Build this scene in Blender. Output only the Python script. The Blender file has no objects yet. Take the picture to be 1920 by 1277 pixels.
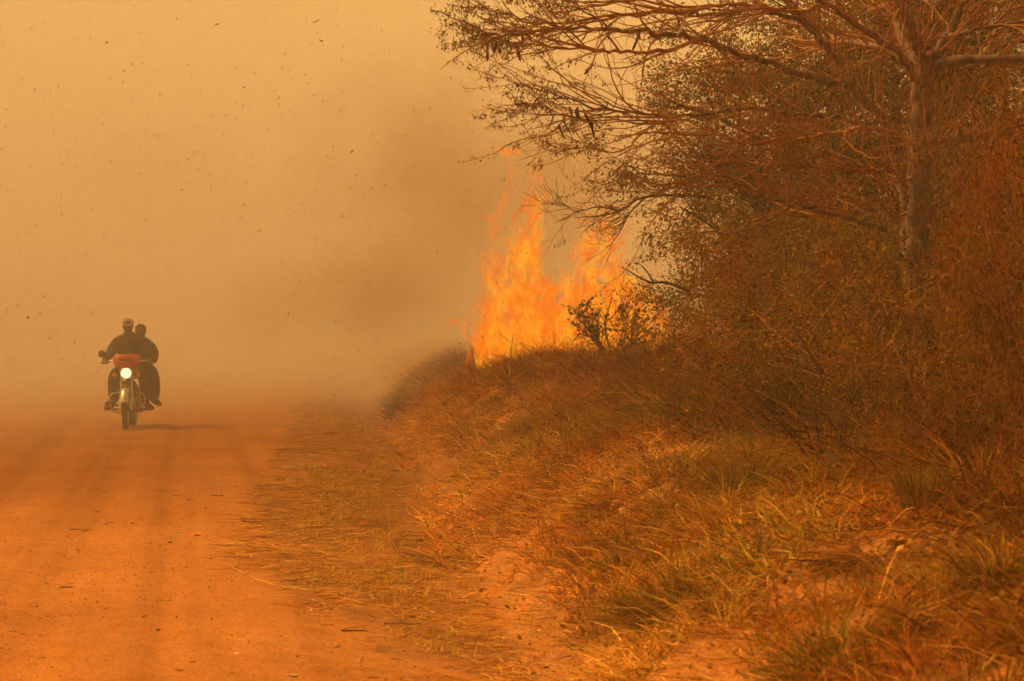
import bpy, math, random
import numpy as np
from mathutils import Vector, Matrix

sc = bpy.context.scene
COL = sc.collection

# ------------------------------------------------------------------ camera
CAMZ = 1.6
FPX = 4533.0                      # focal length in pixels of a 1920 px wide frame
cam_d = bpy.data.cameras.new('camera')
cam_d.sensor_width = 36.0
cam_d.lens = FPX / 1920.0 * 36.0
cam_d.clip_start = 0.1
cam_d.clip_end = 3000.0
cam_d.dof.use_dof = True
cam_d.dof.focus_distance = 27.0
cam_d.dof.aperture_fstop = 7.1
cam = bpy.data.objects.new('camera', cam_d)
COL.objects.link(cam)
PITCH = math.atan((638.5 - 604.0) / FPX)
cam.location = (0, 0, CAMZ)
cam.rotation_euler = (math.pi / 2 - PITCH, 0, 0)
sc.camera = cam

# ------------------------------------------------------------------ sky and sun
SUN_AZ = math.radians(-62.0)      # from +Y towards +X; the sun stands left, a little beyond
SUN_EL = math.radians(47.0)
to_sun = Vector((math.sin(SUN_AZ) * math.cos(SUN_EL), math.cos(SUN_AZ) * math.cos(SUN_EL), math.sin(SUN_EL)))
world = bpy.data.worlds.new('World')
sc.world = world
world.use_nodes = True
wn, wl = world.node_tree.nodes, world.node_tree.links
wn.clear()
w_out = wn.new('ShaderNodeOutputWorld')
w_bg = wn.new('ShaderNodeBackground')
w_sky = wn.new('ShaderNodeTexSky')
w_sky.sky_type = 'NISHITA'
w_sky.sun_disc = False
w_sky.sun_elevation = SUN_EL
w_sky.sun_rotation = SUN_AZ
w_sky.air_density = 1.0
w_sky.dust_density = 8.0
w_bw = wn.new('ShaderNodeRGBToBW')
w_mul = wn.new('ShaderNodeMix')
w_mul.data_type = 'RGBA'
w_mul.blend_type = 'MULTIPLY'
w_mul.inputs[0].default_value = 1.0
w_mul.inputs[7].default_value = (1.0, 0.555, 0.17, 1)   # daylight filtered by smoke
w_bg.inputs[1].default_value = 0.15
wl.new(w_sky.outputs[0], w_bw.inputs[0])
wl.new(w_bw.outputs[0], w_mul.inputs[6])
wl.new(w_mul.outputs[2], w_bg.inputs[0])
wl.new(w_bg.outputs[0], w_out.inputs[0])

sun_d = bpy.data.lights.new('sun', 'SUN')
sun_d.energy = 3.0
sun_d.color = (1.0, 0.55, 0.15)
sun_d.angle = math.radians(6.0)
sun = bpy.data.objects.new('sun', sun_d)
COL.objects.link(sun)
sun.location = (-30, 20, 40)
sun.rotation_euler = to_sun.to_track_quat('Z', 'Y').to_euler()

vs = sc.view_settings
vs.view_transform = 'Standard'
vs.look = 'None'
vs.gamma = 1.0
vs.use_curve_mapping = False
vs.exposure = 0.21

sc.cycles.use_denoising = True
sc.cycles.use_adaptive_sampling = True
sc.cycles.adaptive_threshold = 0.045
sc.cycles.adaptive_min_samples = 20
sc.cycles.max_bounces = 6
sc.cycles.diffuse_bounces = 2
sc.cycles.glossy_bounces = 1
sc.cycles.transmission_bounces = 2
sc.cycles.volume_bounces = 2
sc.cycles.transparent_max_bounces = 32
sc.cycles.volume_max_steps = 96
sc.cycles.sample_clamp_indirect = 4.0
sc.cycles.caustics_reflective = False
sc.cycles.caustics_refractive = False

# ------------------------------------------------------------------ helpers
RNG = np.random.default_rng(11)


def at(px, py, y):
    """a pixel of the 1920 px photograph at distance y -> world point"""
    return np.array([(px - 960.0) / FPX * y, y, CAMZ - (py - 604.0) / FPX * y])


def _hash(ix, iy, seed):
    h = (ix.astype(np.int64) * 374761393 + iy.astype(np.int64) * 668265263 + seed * 1442695041) & 0xFFFFFFFF
    h = ((h ^ (h >> 13)) * 1274126177) & 0xFFFFFFFF
    h = ((h ^ (h >> 16)) * 2246822519) & 0xFFFFFFFF
    return ((h ^ (h >> 15)) & 0xFFFFFF) / float(0xFFFFFF)


def vnoise(x, y, seed=0):
    x = np.asarray(x, float); y = np.asarray(y, float)
    ix = np.floor(x); iy = np.floor(y)
    fx = x - ix; fy = y - iy
    fx = fx * fx * (3 - 2 * fx); fy = fy * fy * (3 - 2 * fy)
    a = _hash(ix, iy, seed); b = _hash(ix + 1, iy, seed)
    c = _hash(ix, iy + 1, seed); d = _hash(ix + 1, iy + 1, seed)
    return (a * (1 - fx) + b * fx) * (1 - fy) + (c * (1 - fx) + d * fx) * fy


def fbm(x, y, seed=0, octv=4):
    v = 0; amp = 0.5; tot = 0
    x = np.asarray(x, float); y = np.asarray(y, float)
    for k in range(octv):
        v = v + amp * vnoise(x, y, seed + 17 * k)
        tot += amp; amp *= 0.5
        x = x * 2.03 + 5.1; y = y * 2.03 + 1.7
    return v / tot


def sstep(a, b, x):
    t = np.clip((np.asarray(x, float) - a) / (b - a), 0, 1)
    return t * t * (3 - 2 * t)


def tag(o, label=None, cat=None, group=None, kind=None):
    if label: o['label'] = label
    if cat: o['category'] = cat
    if group: o['group'] = group
    if kind: o['kind'] = kind
    return o


def empty(name, loc=(0, 0, 0), rz=0.0):
    o = bpy.data.objects.new(name, None)
    o.empty_display_size = 0.2
    o.location = loc
    o.rotation_euler = (0, 0, rz)
    COL.objects.link(o)
    return o


def link(name, me, mat=None, parent=None, loc=None):
    o = bpy.data.objects.new(name, me)
    if mat is not None and not me.materials:
        me.materials.append(mat)
    if parent is not None:
        o.parent = parent
    if loc is not None:
        o.location = loc
    COL.objects.link(o)
    return o


def mesh_np(name, verts, faces, cols=None, smooth=False):
    """verts (N,3); faces: list of int arrays, each (M,k) for k-gons; cols (N,3) optional"""
    me = bpy.data.meshes.new(name)
    verts = np.asarray(verts, np.float32)
    me.vertices.add(len(verts))
    me.vertices.foreach_set('co', verts.ravel())
    faces = [np.asarray(f, np.int32) for f in faces if len(f)]
    nl = sum(f.size for f in faces); nf = sum(len(f) for f in faces)
    loops = np.concatenate([f.ravel() for f in faces])
    tot = np.concatenate([np.full(len(f), f.shape[1], np.int32) for f in faces])
    start = np.concatenate([[0], np.cumsum(tot)[:-1]]).astype(np.int32)
    me.loops.add(nl); me.loops.foreach_set('vertex_index', loops)
    me.polygons.add(nf); me.polygons.foreach_set('loop_start', start)
    if smooth:
        me.polygons.foreach_set('use_smooth', np.ones(nf, bool))
    if cols is not None:
        a = me.attributes.new('col', 'FLOAT_COLOR', 'POINT')
        c = np.ones((len(verts), 4), np.float32); c[:, :3] = cols
        a.data.foreach_set('color', c.ravel())
    me.update(calc_edges=True)
    return me


class MB:
    """collects simple shapes into one mesh"""
    def __init__(s):
        s.v = []; s.f = {}; s.n = 0

    def add(s, verts, faces):
        verts = np.asarray(verts, float)
        for f in faces:
            s.f.setdefault(len(f), []).append([i + s.n for i in f])
        s.v.append(verts); s.n += len(verts)

    def tube(s, pts, rad, sides=8, caps=True):
        pts = np.asarray(pts, float); n = len(pts)
        rad = np.broadcast_to(np.asarray(rad, float), (n,))
        t = np.gradient(pts, axis=0)
        t /= np.linalg.norm(t, axis=1, keepdims=True) + 1e-9
        ref = np.array([0, 0, 1.0]) if abs(t[0, 2]) < 0.9 else np.array([1.0, 0, 0])
        a = np.cross(t, ref); a /= np.linalg.norm(a, axis=1, keepdims=True) + 1e-9
        b = np.cross(t, a)
        th = np.arange(sides) * 2 * math.pi / sides
        ring = (a[:, None, :] * np.cos(th)[None, :, None] + b[:, None, :] * np.sin(th)[None, :, None])
        v = pts[:, None, :] + ring * rad[:, None, None]
        v = v.reshape(-1, 3)
        fs = []
        for i in range(n - 1):
            for k in range(sides):
                k2 = (k + 1) % sides
                fs.append((i * sides + k, i * sides + k2, (i + 1) * sides + k2, (i + 1) * sides + k))
        if caps:
            fs.append(tuple(range(sides))[::-1])
            fs.append(tuple((n - 1) * sides + k for k in range(sides)))
        s.add(v, fs)

    def lathe(s, prof, axis='z', c=(0, 0, 0), n=24, close=False):
        """prof: list of (r, h) along the axis"""
        prof = np.asarray(prof, float); m = len(prof)
        th = np.arange(n) * 2 * math.pi / n
        r = prof[:, 0][:, None]; h = np.repeat(prof[:, 1][:, None], n, 1)
        p, q = r * np.cos(th), r * np.sin(th)
        if axis == 'z': v = np.stack([p, q, h], -1)
        elif axis == 'x': v = np.stack([h, p, q], -1)
        else: v = np.stack([q, h, p], -1)
        v = v.reshape(-1, 3) + np.asarray(c, float)
        fs = []
        for i in range(m if close else m - 1):
            j = (i + 1) % m
            for k in range(n):
                k2 = (k + 1) % n
                fs.append((i * n + k, i * n + k2, j * n + k2, j * n + k))
        s.add(v, fs)

    def loft(s, rings, caps=True):
        """rings: list of equal-length point lists"""
        m = len(rings); n = len(rings[0])
        v = np.asarray(rings, float).reshape(-1, 3)
        fs = []
        for i in range(m - 1):
            for k in range(n):
                k2 = (k + 1) % n
                fs.append((i * n + k, i * n + k2, (i + 1) * n + k2, (i + 1) * n + k))
        if caps:
            fs.append(tuple(range(n))[::-1]); fs.append(tuple((m - 1) * n + k for k in range(n)))
        s.add(v, fs)

    def box(s, c, d, bevel=0.0):
        c = np.asarray(c, float); d = np.asarray(d, float) / 2
        b = min(bevel, d.min() * 0.9)
        if b <= 0:
            b = d.min() * 0.08
        rings = []
        for z, inset in ((-d[2], b), (-d[2] + b, 0), (d[2] - b, 0), (d[2], b)):
            x, y = d[0] - inset, d[1] - inset
            k = b
            rings.append([c + np.array(q) for q in ((-x + k, -y, z), (x - k, -y, z), (x, -y + k, z), (x, y - k, z),
                                                   (x - k, y, z), (-x + k, y, z), (-x, y - k, z), (-x, -y + k, z))])
        s.loft(rings)

    def build(s, name, mat, parent=None, smooth=True, loc=None):
        me = mesh_np(name, np.concatenate(s.v), [np.array(f) for f in s.f.values()], smooth=smooth)
        if smooth:
            try: me.set_sharp_from_angle(angle=math.radians(45))
            except Exception: pass
        return link(name, me, mat, parent, loc)


# ------------------------------------------------------------------ materials
def new_mat(name):
    m = bpy.data.materials.new(name)
    m.use_nodes = True
    m.node_tree.nodes.clear()
    return m, m.node_tree.nodes, m.node_tree.links


def mat_plain(name, col, rough=0.6, metal=0.0, var=0.25, scale=18.0, spec=0.5, bump=0.0):
    m, n, l = new_mat(name)
    o = n.new('ShaderNodeOutputMaterial'); b = n.new('ShaderNodeBsdfPrincipled')
    tc = n.new('ShaderNodeTexCoord'); nz = n.new('ShaderNodeTexNoise')
    nz.inputs['Scale'].default_value = scale; nz.inputs['Detail'].default_value = 4
    l.new(tc.outputs['Object'], nz.inputs['Vector'])
    r = n.new('ShaderNodeValToRGB')
    r.color_ramp.elements[0].position = 0.3; r.color_ramp.elements[1].position = 0.7
    r.color_ramp.elements[0].color = tuple(c * (1 - var) for c in col) + (1,)
    r.color_ramp.elements[1].color = tuple(min(1, c * (1 + var)) for c in col) + (1,)
    l.new(nz.outputs[0], r.inputs[0]); l.new(r.outputs[0], b.inputs['Base Color'])
    b.inputs['Roughness'].default_value = rough; b.inputs['Metallic'].default_value = metal
    b.inputs['Specular IOR Level'].default_value = spec
    if bump:
        bp = n.new('ShaderNodeBump'); bp.inputs['Strength'].default_value = bump; bp.inputs['Distance'].default_value = 0.02
        l.new(nz.outputs[0], bp.inputs['Height']); l.new(bp.outputs[0], b.inputs['Normal'])
    l.new(b.outputs[0], o.inputs[0])
    return m


def mat_attr(name, trans=0.3, tint=(1, 1, 1)):
    """leaf or blade: the colour of each piece comes from its own attribute"""
    m, n, l = new_mat(name)
    o = n.new('ShaderNodeOutputMaterial')
    a = n.new('ShaderNodeAttribute'); a.attribute_name = 'col'
    d = n.new('ShaderNodeBsdfDiffuse'); t = n.new('ShaderNodeBsdfTranslucent')
    mx = n.new('ShaderNodeMixShader'); mx.inputs[0].default_value = trans
    l.new(a.outputs['Color'], d.inputs[0]); l.new(a.outputs['Color'], t.inputs[0])
    l.new(d.outputs[0], mx.inputs[1]); l.new(t.outputs[0], mx.inputs[2])
    l.new(mx.outputs[0], o.inputs[0])
    return m


def mat_bark(name, c0, c1, scale=1.0):
    m, n, l = new_mat(name)
    o = n.new('ShaderNodeOutputMaterial'); b = n.new('ShaderNodeBsdfPrincipled')
    tc = n.new('ShaderNodeTexCoord'); mp = n.new('ShaderNodeMapping')
    mp.inputs['Scale'].default_value = (22 * scale, 22 * scale, 5 * scale)
    nz = n.new('ShaderNodeTexNoise'); nz.inputs['Scale'].default_value = 1.0; nz.inputs['Detail'].default_value = 5
    n2 = n.new('ShaderNodeTexNoise'); n2.inputs['Scale'].default_value = 2.2; n2.inputs['Detail'].default_value = 3
    l.new(tc.outputs['Object'], mp.inputs[0]); l.new(mp.outputs[0], nz.inputs['Vector'])
    l.new(tc.outputs['Object'], n2.inputs['Vector'])
    ad = n.new('ShaderNodeMath'); ad.operation = 'MULTIPLY_ADD'; ad.inputs[1].default_value = 0.6
    l.new(nz.outputs[0], ad.inputs[0])
    m2 = n.new('ShaderNodeMath'); m2.operation = 'MULTIPLY'; m2.inputs[1].default_value = 0.4
    l.new(n2.outputs[0], m2.inputs[0]); l.new(m2.outputs[0], ad.inputs[2])
    r = n.new('ShaderNodeValToRGB')
    r.color_ramp.elements[0].position = 0.36; r.color_ramp.elements[1].position = 0.66
    r.color_ramp.elements[0].color = tuple(c0) + (1,); r.color_ramp.elements[1].color = tuple(c1) + (1,)
    l.new(ad.outputs[0], r.inputs[0]); l.new(r.outputs[0], b.inputs['Base Color'])
    b.inputs['Roughness'].default_value = 0.9; b.inputs['Specular IOR Level'].default_value = 0.15
    bp = n.new('ShaderNodeBump'); bp.inputs['Strength'].default_value = 0.7; bp.inputs['Distance'].default_value = 0.02
    l.new(nz.outputs[0], bp.inputs['Height']); l.new(bp.outputs[0], b.inputs['Normal'])
    l.new(b.outputs[0], o.inputs[0])
    return m


def mat_dirt(name, litter):
    """red laterite; litter > 0 mixes in brown trampled plant litter by patches"""
    m, n, l = new_mat(name)
    o = n.new('ShaderNodeOutputMaterial'); b = n.new('ShaderNodeBsdfPrincipled')
    tc = n.new('ShaderNodeTexCoord')

    def noise(scale, detail=4, vec=None, rough=0.55):
        t = n.new('ShaderNodeTexNoise'); t.inputs['Scale'].default_value = scale
        t.inputs['Detail'].default_value = detail; t.inputs['Roughness'].default_value = rough
        l.new(vec or tc.outputs['Object'], t.inputs['Vector'])
        return t

    def ramp(src, stops):
        r = n.new('ShaderNodeValToRGB'); e = r.color_ramp.elements
        e[0].position, e[0].color = stops[0][0], tuple(stops[0][1]) + (1,)
        e[1].position, e[1].color = stops[-1][0], tuple(stops[-1][1]) + (1,)
        for p, c in stops[1:-1]:
            q = e.new(p); q.color = tuple(c) + (1,)
        l.new(src, r.inputs[0]); return r

    def mix(f, a, c, mode='MIX'):
        k = n.new('ShaderNodeMix'); k.data_type = 'RGBA'; k.blend_type = mode
        if isinstance(f, float): k.inputs[0].default_value = f
        else: l.new(f, k.inputs[0])
        l.new(a, k.inputs[6]); l.new(c, k.inputs[7]); return k.outputs[2]

    sx = n.new('ShaderNodeSeparateXYZ'); l.new(tc.outputs['Object'], sx.inputs[0])
    q = n.new('ShaderNodeMath'); q.operation = 'MULTIPLY_ADD'; q.inputs[1].default_value = 0.135     # across the road
    l.new(sx.outputs[1], q.inputs[0]); l.new(sx.outputs[0], q.inputs[2])
    al = n.new('ShaderNodeMath'); al.operation = 'MULTIPLY'; al.inputs[1].default_value = 0.05; l.new(sx.outputs[1], al.inputs[0])
    mp = n.new('ShaderNodeCombineXYZ'); l.new(q.outputs[0], mp.inputs[0]); l.new(al.outputs[0], mp.inputs[1])
    big = noise(0.55, 5); mid = noise(7.0, 6); fine = noise(46.0, 4, rough=0.7); streak = noise(3.2, 4, mp.outputs[0])
    base = ramp(big.outputs[0], [(0.3, (0.41, 0.160, 0.036)), (0.55, (0.47, 0.188, 0.042)), (0.75, (0.53, 0.225, 0.055))])
    st = ramp(streak.outputs[0], [(0.32, (0.88, 0.86, 0.84)), (0.68, (1.05, 1.04, 1.03))])
    md = ramp(mid.outputs[0], [(0.3, (0.86, 0.84, 0.82)), (0.7, (1.06, 1.06, 1.06))])
    fn = ramp(fine.outputs[0], [(0.34, (0.48, 0.44, 0.40)), (0.50, (1.0, 1.0, 1.0)), (0.72, (1.2, 1.2, 1.2))])
    c = mix(1.0, base.outputs[0], st.outputs[0], 'MULTIPLY')
    c = mix(1.0, c, md.outputs[0], 'MULTIPLY')
    c = mix(0.95, c, fn.outputs[0], 'MULTIPLY')
    if not litter:
        # compacted wheel tracks: bands that follow the road, pressed in a tread rhythm
        wv = n.new('ShaderNodeMath'); wv.operation = 'MULTIPLY_ADD'; wv.inputs[1].default_value = 0.12
        l.new(big.outputs[0], wv.inputs[0]); l.new(q.outputs[0], wv.inputs[2])
        tr = None
        for cpos, wid in ((-0.15, 0.08), (0.1, 0.05), (-0.75, 0.12), (-1.0, 0.05), (0.75, 0.10), (-1.75, 0.16), (1.15, 0.06)):
            a_ = n.new('ShaderNodeMath'); a_.operation = 'SUBTRACT'; a_.inputs[1].default_value = cpos; l.new(wv.outputs[0], a_.inputs[0])
            b_ = n.new('ShaderNodeMath'); b_.operation = 'ABSOLUTE'; l.new(a_.outputs[0], b_.inputs[0])
            m_ = n.new('ShaderNodeMapRange'); m_.interpolation_type = 'SMOOTHSTEP'; m_.inputs['From Min'].default_value = wid * 1.3; m_.inputs['From Max'].default_value = wid * 0.6
            l.new(b_.outputs[0], m_.inputs['Value'])
            if tr is None: tr = m_.outputs[0]
            else:
                x_ = n.new('ShaderNodeMath'); x_.operation = 'MAXIMUM'; l.new(tr, x_.inputs[0]); l.new(m_.outputs[0], x_.inputs[1]); tr = x_.outputs[0]
        brk = noise(1.3, 3)
        bk = n.new('ShaderNodeMath'); bk.operation = 'MULTIPLY'; l.new(tr, bk.inputs[0]); l.new(brk.outputs[0], bk.inputs[1])
        tcol = ramp(bk.outputs[0], [(0.0, (1, 1, 1)), (0.75, (0.88, 0.86, 0.84))])
        c = mix(1.0, c, tcol.outputs[0], 'MULTIPLY')
        grit = n.new('ShaderNodeTexVoronoi'); grit.inputs['Scale'].default_value = 34.0; l.new(tc.outputs['Object'], grit.inputs['Vector'])
        gr = ramp(grit.outputs['Distance'], [(0.10, (0.45, 0.40, 0.36)), (0.24, (1, 1, 1))])
        gm = noise(2.4, 4, rough=0.7)
        gk = ramp(gm.outputs[0], [(0.40, (0, 0, 0)), (0.58, (1, 1, 1))])
        c = mix(gk.outputs[0], c, mix(1.0, c, gr.outputs[0], 'MULTIPLY'))
    if litter:
        lm = noise(1.6, 6, rough=0.65)
        lf = ramp(lm.outputs[0], [(0.5 - 0.12 * litter, (0, 0, 0)), (0.72 - 0.06 * litter, (1, 1, 1))])
        lc = ramp(fine.outputs[0], [(0.35, (0.10, 0.05, 0.02)), (0.55, (0.30, 0.13, 0.04)), (0.75, (0.45, 0.21, 0.065))])
        c = mix(lf.outputs[0], c, lc.outputs[0])
    l.new(c, b.inputs['Base Color'])
    b.inputs['Roughness'].default_value = 0.95; b.inputs['Specular IOR Level'].default_value = 0.1
    ad = n.new('ShaderNodeMath'); ad.operation = 'ADD'
    l.new(mid.outputs[0], ad.inputs[0])
    fm = n.new('ShaderNodeMath'); fm.operation = 'MULTIPLY'; fm.inputs[1].default_value = 0.45
    l.new(fine.outputs[0], fm.inputs[0]); l.new(fm.outputs[0], ad.inputs[1])
    bp = n.new('ShaderNodeBump'); bp.inputs['Strength'].default_value = 0.6; bp.inputs['Distance'].default_value = 0.02
    l.new(ad.outputs[0], bp.inputs['Height']); l.new(bp.outputs[0], b.inputs['Normal'])
    l.new(b.outputs[0], o.inputs[0])
    return m


# ------------------------------------------------------------------ terrain
def ditch_x(y):
    return 0.9 - 0.072 * np.asarray(y, float)


def edge_s(y):
    """road edge, measured from the ditch line"""
    y = np.asarray(y, float)
    return np.interp(y, [8, 11.6, 13.2, 14.9, 18, 30, 45], [-0.25, -0.45, -0.75, -1.25, -1.5, -1.7, -1.65]) + 0.3 * (fbm(y * 0.5, y * 0 + 3.3, 5, 3) - 0.5)


def height(x, y):
    x = np.asarray(x, float); y = np.asarray(y, float)
    s = x - ditch_x(y)
    lump = fbm(x * 1.5, y * 1.1, 21, 4) - 0.5
    big = fbm(x * 0.35, y * 0.3, 31, 3) - 0.5
    road = 0.02 * (fbm(x * 0.8, y * 0.25, 41, 4) - 0.5) * 2
    # wheel ruts run along the road
    q = x + 0.135 * y
    for c, w, d in ((-0.1, 0.16, 0.018), (-0.8, 0.15, 0.018), (0.8, 0.15, 0.015), (-1.75, 0.18, 0.02)):
        road = road - d * np.exp(-((q - c) / w) ** 2)
    dip = -0.22 * np.exp(-(s / 0.8) ** 2) * np.where(s < 0, 1, 1)
    bank = np.where(s > 0.1, 1.0 - np.exp(-np.clip(s - 0.1, 0, None) / 0.95), 0.0)
    far = 1.0 + 0.20 * sstep(20, 38, y)
    z = road * (1 - sstep(-1.4, -0.4, s)) + dip + 0.80 * far * bank
    z = z + lump * (0.02 + 0.30 * sstep(0.1, 1.2, s)) + big * 0.3 * sstep(0.6, 3, s)
    # one motorcycle tyre track pressed into the dust near the camera
    ty = y; tx = -1.28 - 0.062 * (13.6 - ty) * -1
    z = z - 0.022 * np.exp(-((x - (at(440, 1230, 11.6)[0] - (ty - 11.6) * 0.18)) / 0.075) ** 2) * sstep(12.7, 12.3, ty) 
    # far hummock lets the road crest a little
    return z


def spaced(a, b, n, k):
    t = np.linspace(0, 1, n)
    return a + (b - a) * (np.exp(k * t) - 1) / (math.exp(k) - 1)


gx = np.concatenate([[-300, -180, -110, -70, -48, -34, -26, -20, -16], np.linspace(-13, 9, 300), [11, 14, 18, 24, 34, 50, 80, 130, 200, 300]])
gy = np.concatenate([[-60, -30, -14, -6, 0, 3], spaced(6, 85, 430, 2.4), [95, 110, 130, 160, 200, 260, 330, 400]])
GX, GY = np.meshgrid(gx, gy)
GZ = height(GX, GY)
nx, ny = len(gx), len(gy)
idx = np.arange(nx * ny).reshape(ny, nx)
quads = np.stack([idx[:-1, :-1], idx[:-1, 1:], idx[1:, 1:], idx[1:, :-1]], -1).reshape(-1, 4)
cxs = ((GX[:-1, :-1] + GX[1:, 1:]) / 2).ravel(); cys = ((GY[:-1, :-1] + GY[1:, 1:]) / 2).ravel()
cs = cxs - ditch_x(cys)
is_road = (cs < edge_s(cys)) & (cs > -12.0)
V = np.stack([GX, GY, GZ], -1).reshape(-1, 3)


def submesh(name, mask, mat):
    q = quads[mask]; u, inv = np.unique(q, return_inverse=True)
    o = link(name, mesh_np(name, V[u], [inv.reshape(-1, 4)], smooth=True), mat)
    return tag(o, kind='structure')


M_ROAD = mat_dirt('laterite_road', 0.0)
M_GROUND = mat_dirt('laterite_with_litter', 1.0)
road = submesh('dirt_road', is_road, M_ROAD)
ground = submesh('ground', ~is_road, M_GROUND)


# ------------------------------------------------------------------ grass
def pal(rng, n, cols, weights, jit=0.18):
    cols = np.asarray(cols, float)
    k = rng.choice(len(cols), n, p=np.asarray(weights, float) / sum(weights))
    return cols[k] * (1 + jit * rng.standard_normal((n, 1))).clip(0.45, 1.6)


STRAW = (0.52, 0.27, 0.045); PALE = (0.68, 0.42, 0.11); BROWN = (0.28, 0.118, 0.018)
DARK = (0.12, 0.05, 0.008); GREEN = (0.16, 0.12, 0.012); OLIVE = (0.31, 0.20, 0.022); RUST = (0.42, 0.155, 0.018)


def patch_tint(x, y, seed, amt=1.0):
    """golden, olive and rusty patches: plants of one kind grow together"""
    h = (fbm(np.asarray(x) * 0.9, np.asarray(y) * 0.7, seed, 3) - 0.5)[:, None] * 2.2 * amt
    return np.clip(1 + h * np.array([0.12, -0.30, -0.4]), 0.45, (1.3, 1.1, 1.3))


def blades(name, base, azim, length, lift, droop, width, cols, mat, parent=None, segs=3, origin=(0, 0, 0), wob=0.0, rng=RNG):
    """base (N,3); lift = starting elevation in radians; droop = how far it bends over; one mesh for all"""
    N = len(base); origin = np.asarray(origin, float)
    seg = length / segs
    pts = np.zeros((N, segs + 1, 3)); pts[:, 0] = base
    el = lift.copy(); az = azim.copy()
    for k in range(segs):
        d = np.stack([np.cos(el) * np.cos(az), np.cos(el) * np.sin(az), np.sin(el)], -1)
        pts[:, k + 1] = pts[:, k] + d * seg[:, None]
        el = el - droop / segs
        if wob: az = az + wob * rng.standard_normal(N)
    side = np.stack([-np.sin(azim), np.cos(azim), np.zeros(N)], -1)
    tw = rng.uniform(-1.2, 1.2, N)
    side = side * np.cos(tw)[:, None] + np.array([0, 0, 1.0]) * np.sin(tw)[:, None]
    K = 2 * segs + 1
    v = np.zeros((N, K, 3))
    for k in range(segs):
        w = width * (1 - 0.55 * k / segs) * 0.5
        v[:, 2 * k] = pts[:, k] - side * w[:, None]
        v[:, 2 * k + 1] = pts[:, k] + side * w[:, None]
    v[:, 2 * segs] = pts[:, segs]
    o = (np.arange(N) * K)[:, None]
    qs = [np.stack([o[:, 0] + 2 * k, o[:, 0] + 2 * k + 1, o[:, 0] + 2 * k + 3, o[:, 0] + 2 * k + 2], -1) for k in range(segs - 1)]
    ts = np.stack([o[:, 0] + 2 * segs - 2, o[:, 0] + 2 * segs - 1, o[:, 0] + 2 * segs], -1)
    c = np.repeat(cols[:, None, :], K, 1)
    me = mesh_np(name, v.reshape(-1, 3) - origin, [np.concatenate(qs) if qs else [], ts], c.reshape(-1, 3))
    return link(name, me, mat, parent, None if parent is not None else origin)


M_BLADE = mat_attr('grass_blade', 0.28)


def scatter(n, y0, y1, s0, s1, rng, bias=1.0):
    """random points along the bank, denser near the camera"""
    t = rng.random(n) ** bias
    y = y0 * (y1 / y0) ** t
    s = rng.uniform(s0, s1, n)
    return ditch_x(y) + s, y, s


def in_view(x, y, m=0.035, z=None):
    return np.abs(x) < 0.216 * y + 0.8


def ground_pts(x, y, dz=0.0):
    return np.stack([x, y, height(x, y) + dz], -1)


# matted straw lying over the whole bank, combed downhill and along the road
r = np.random.default_rng(101)
x, y, s = scatter(420000, 6.5, 50, -0.15, 6.0, r, 0.95)
dens = sstep(0.36, 0.58, fbm(x * 1.3, y * 1.0, 61, 4) - 0.05 * sstep(1.0, 0.3, s) + 0.12 * sstep(1.2, 2.2, s)) * (0.38 + 0.62 * sstep(0.15, 0.65, s)) 
keep = (r.random(len(x)) < dens) & in_view(x, y)
x, y, s = x[keep], y[keep], s[keep]; n = len(x)
flow = math.pi * (0.95 + 2.2 * (fbm(x * 1.5, y * 1.2, 71, 3) - 0.5) * 2.0)
azm = flow + 0.8 * r.standard_normal(n) + math.pi * (r.random(n) < 0.22)
pcol = pal(r, n, [STRAW, PALE, BROWN, RUST, OLIVE, DARK], [3.0, 0.45, 2.8, 2.6, 1.0, 1.3])
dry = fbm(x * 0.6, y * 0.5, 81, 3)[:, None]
low = sstep(1.3, 0.2, s)[:, None]  # lower straw: its sunlit brightness is put into the colour
up = sstep(1.0, 2.4, s)[:, None]  # upper straw: browner, with the dimmer light there put into the colour
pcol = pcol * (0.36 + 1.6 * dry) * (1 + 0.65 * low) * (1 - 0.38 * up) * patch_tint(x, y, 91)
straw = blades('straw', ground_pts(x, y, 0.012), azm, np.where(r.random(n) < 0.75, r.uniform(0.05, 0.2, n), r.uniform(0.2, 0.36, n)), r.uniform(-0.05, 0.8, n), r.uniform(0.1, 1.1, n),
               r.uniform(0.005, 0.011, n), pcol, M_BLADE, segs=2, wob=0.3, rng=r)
tag(straw, 'matted dry straw and flattened grass covering the roadside bank', 'straw', kind='stuff')


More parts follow.
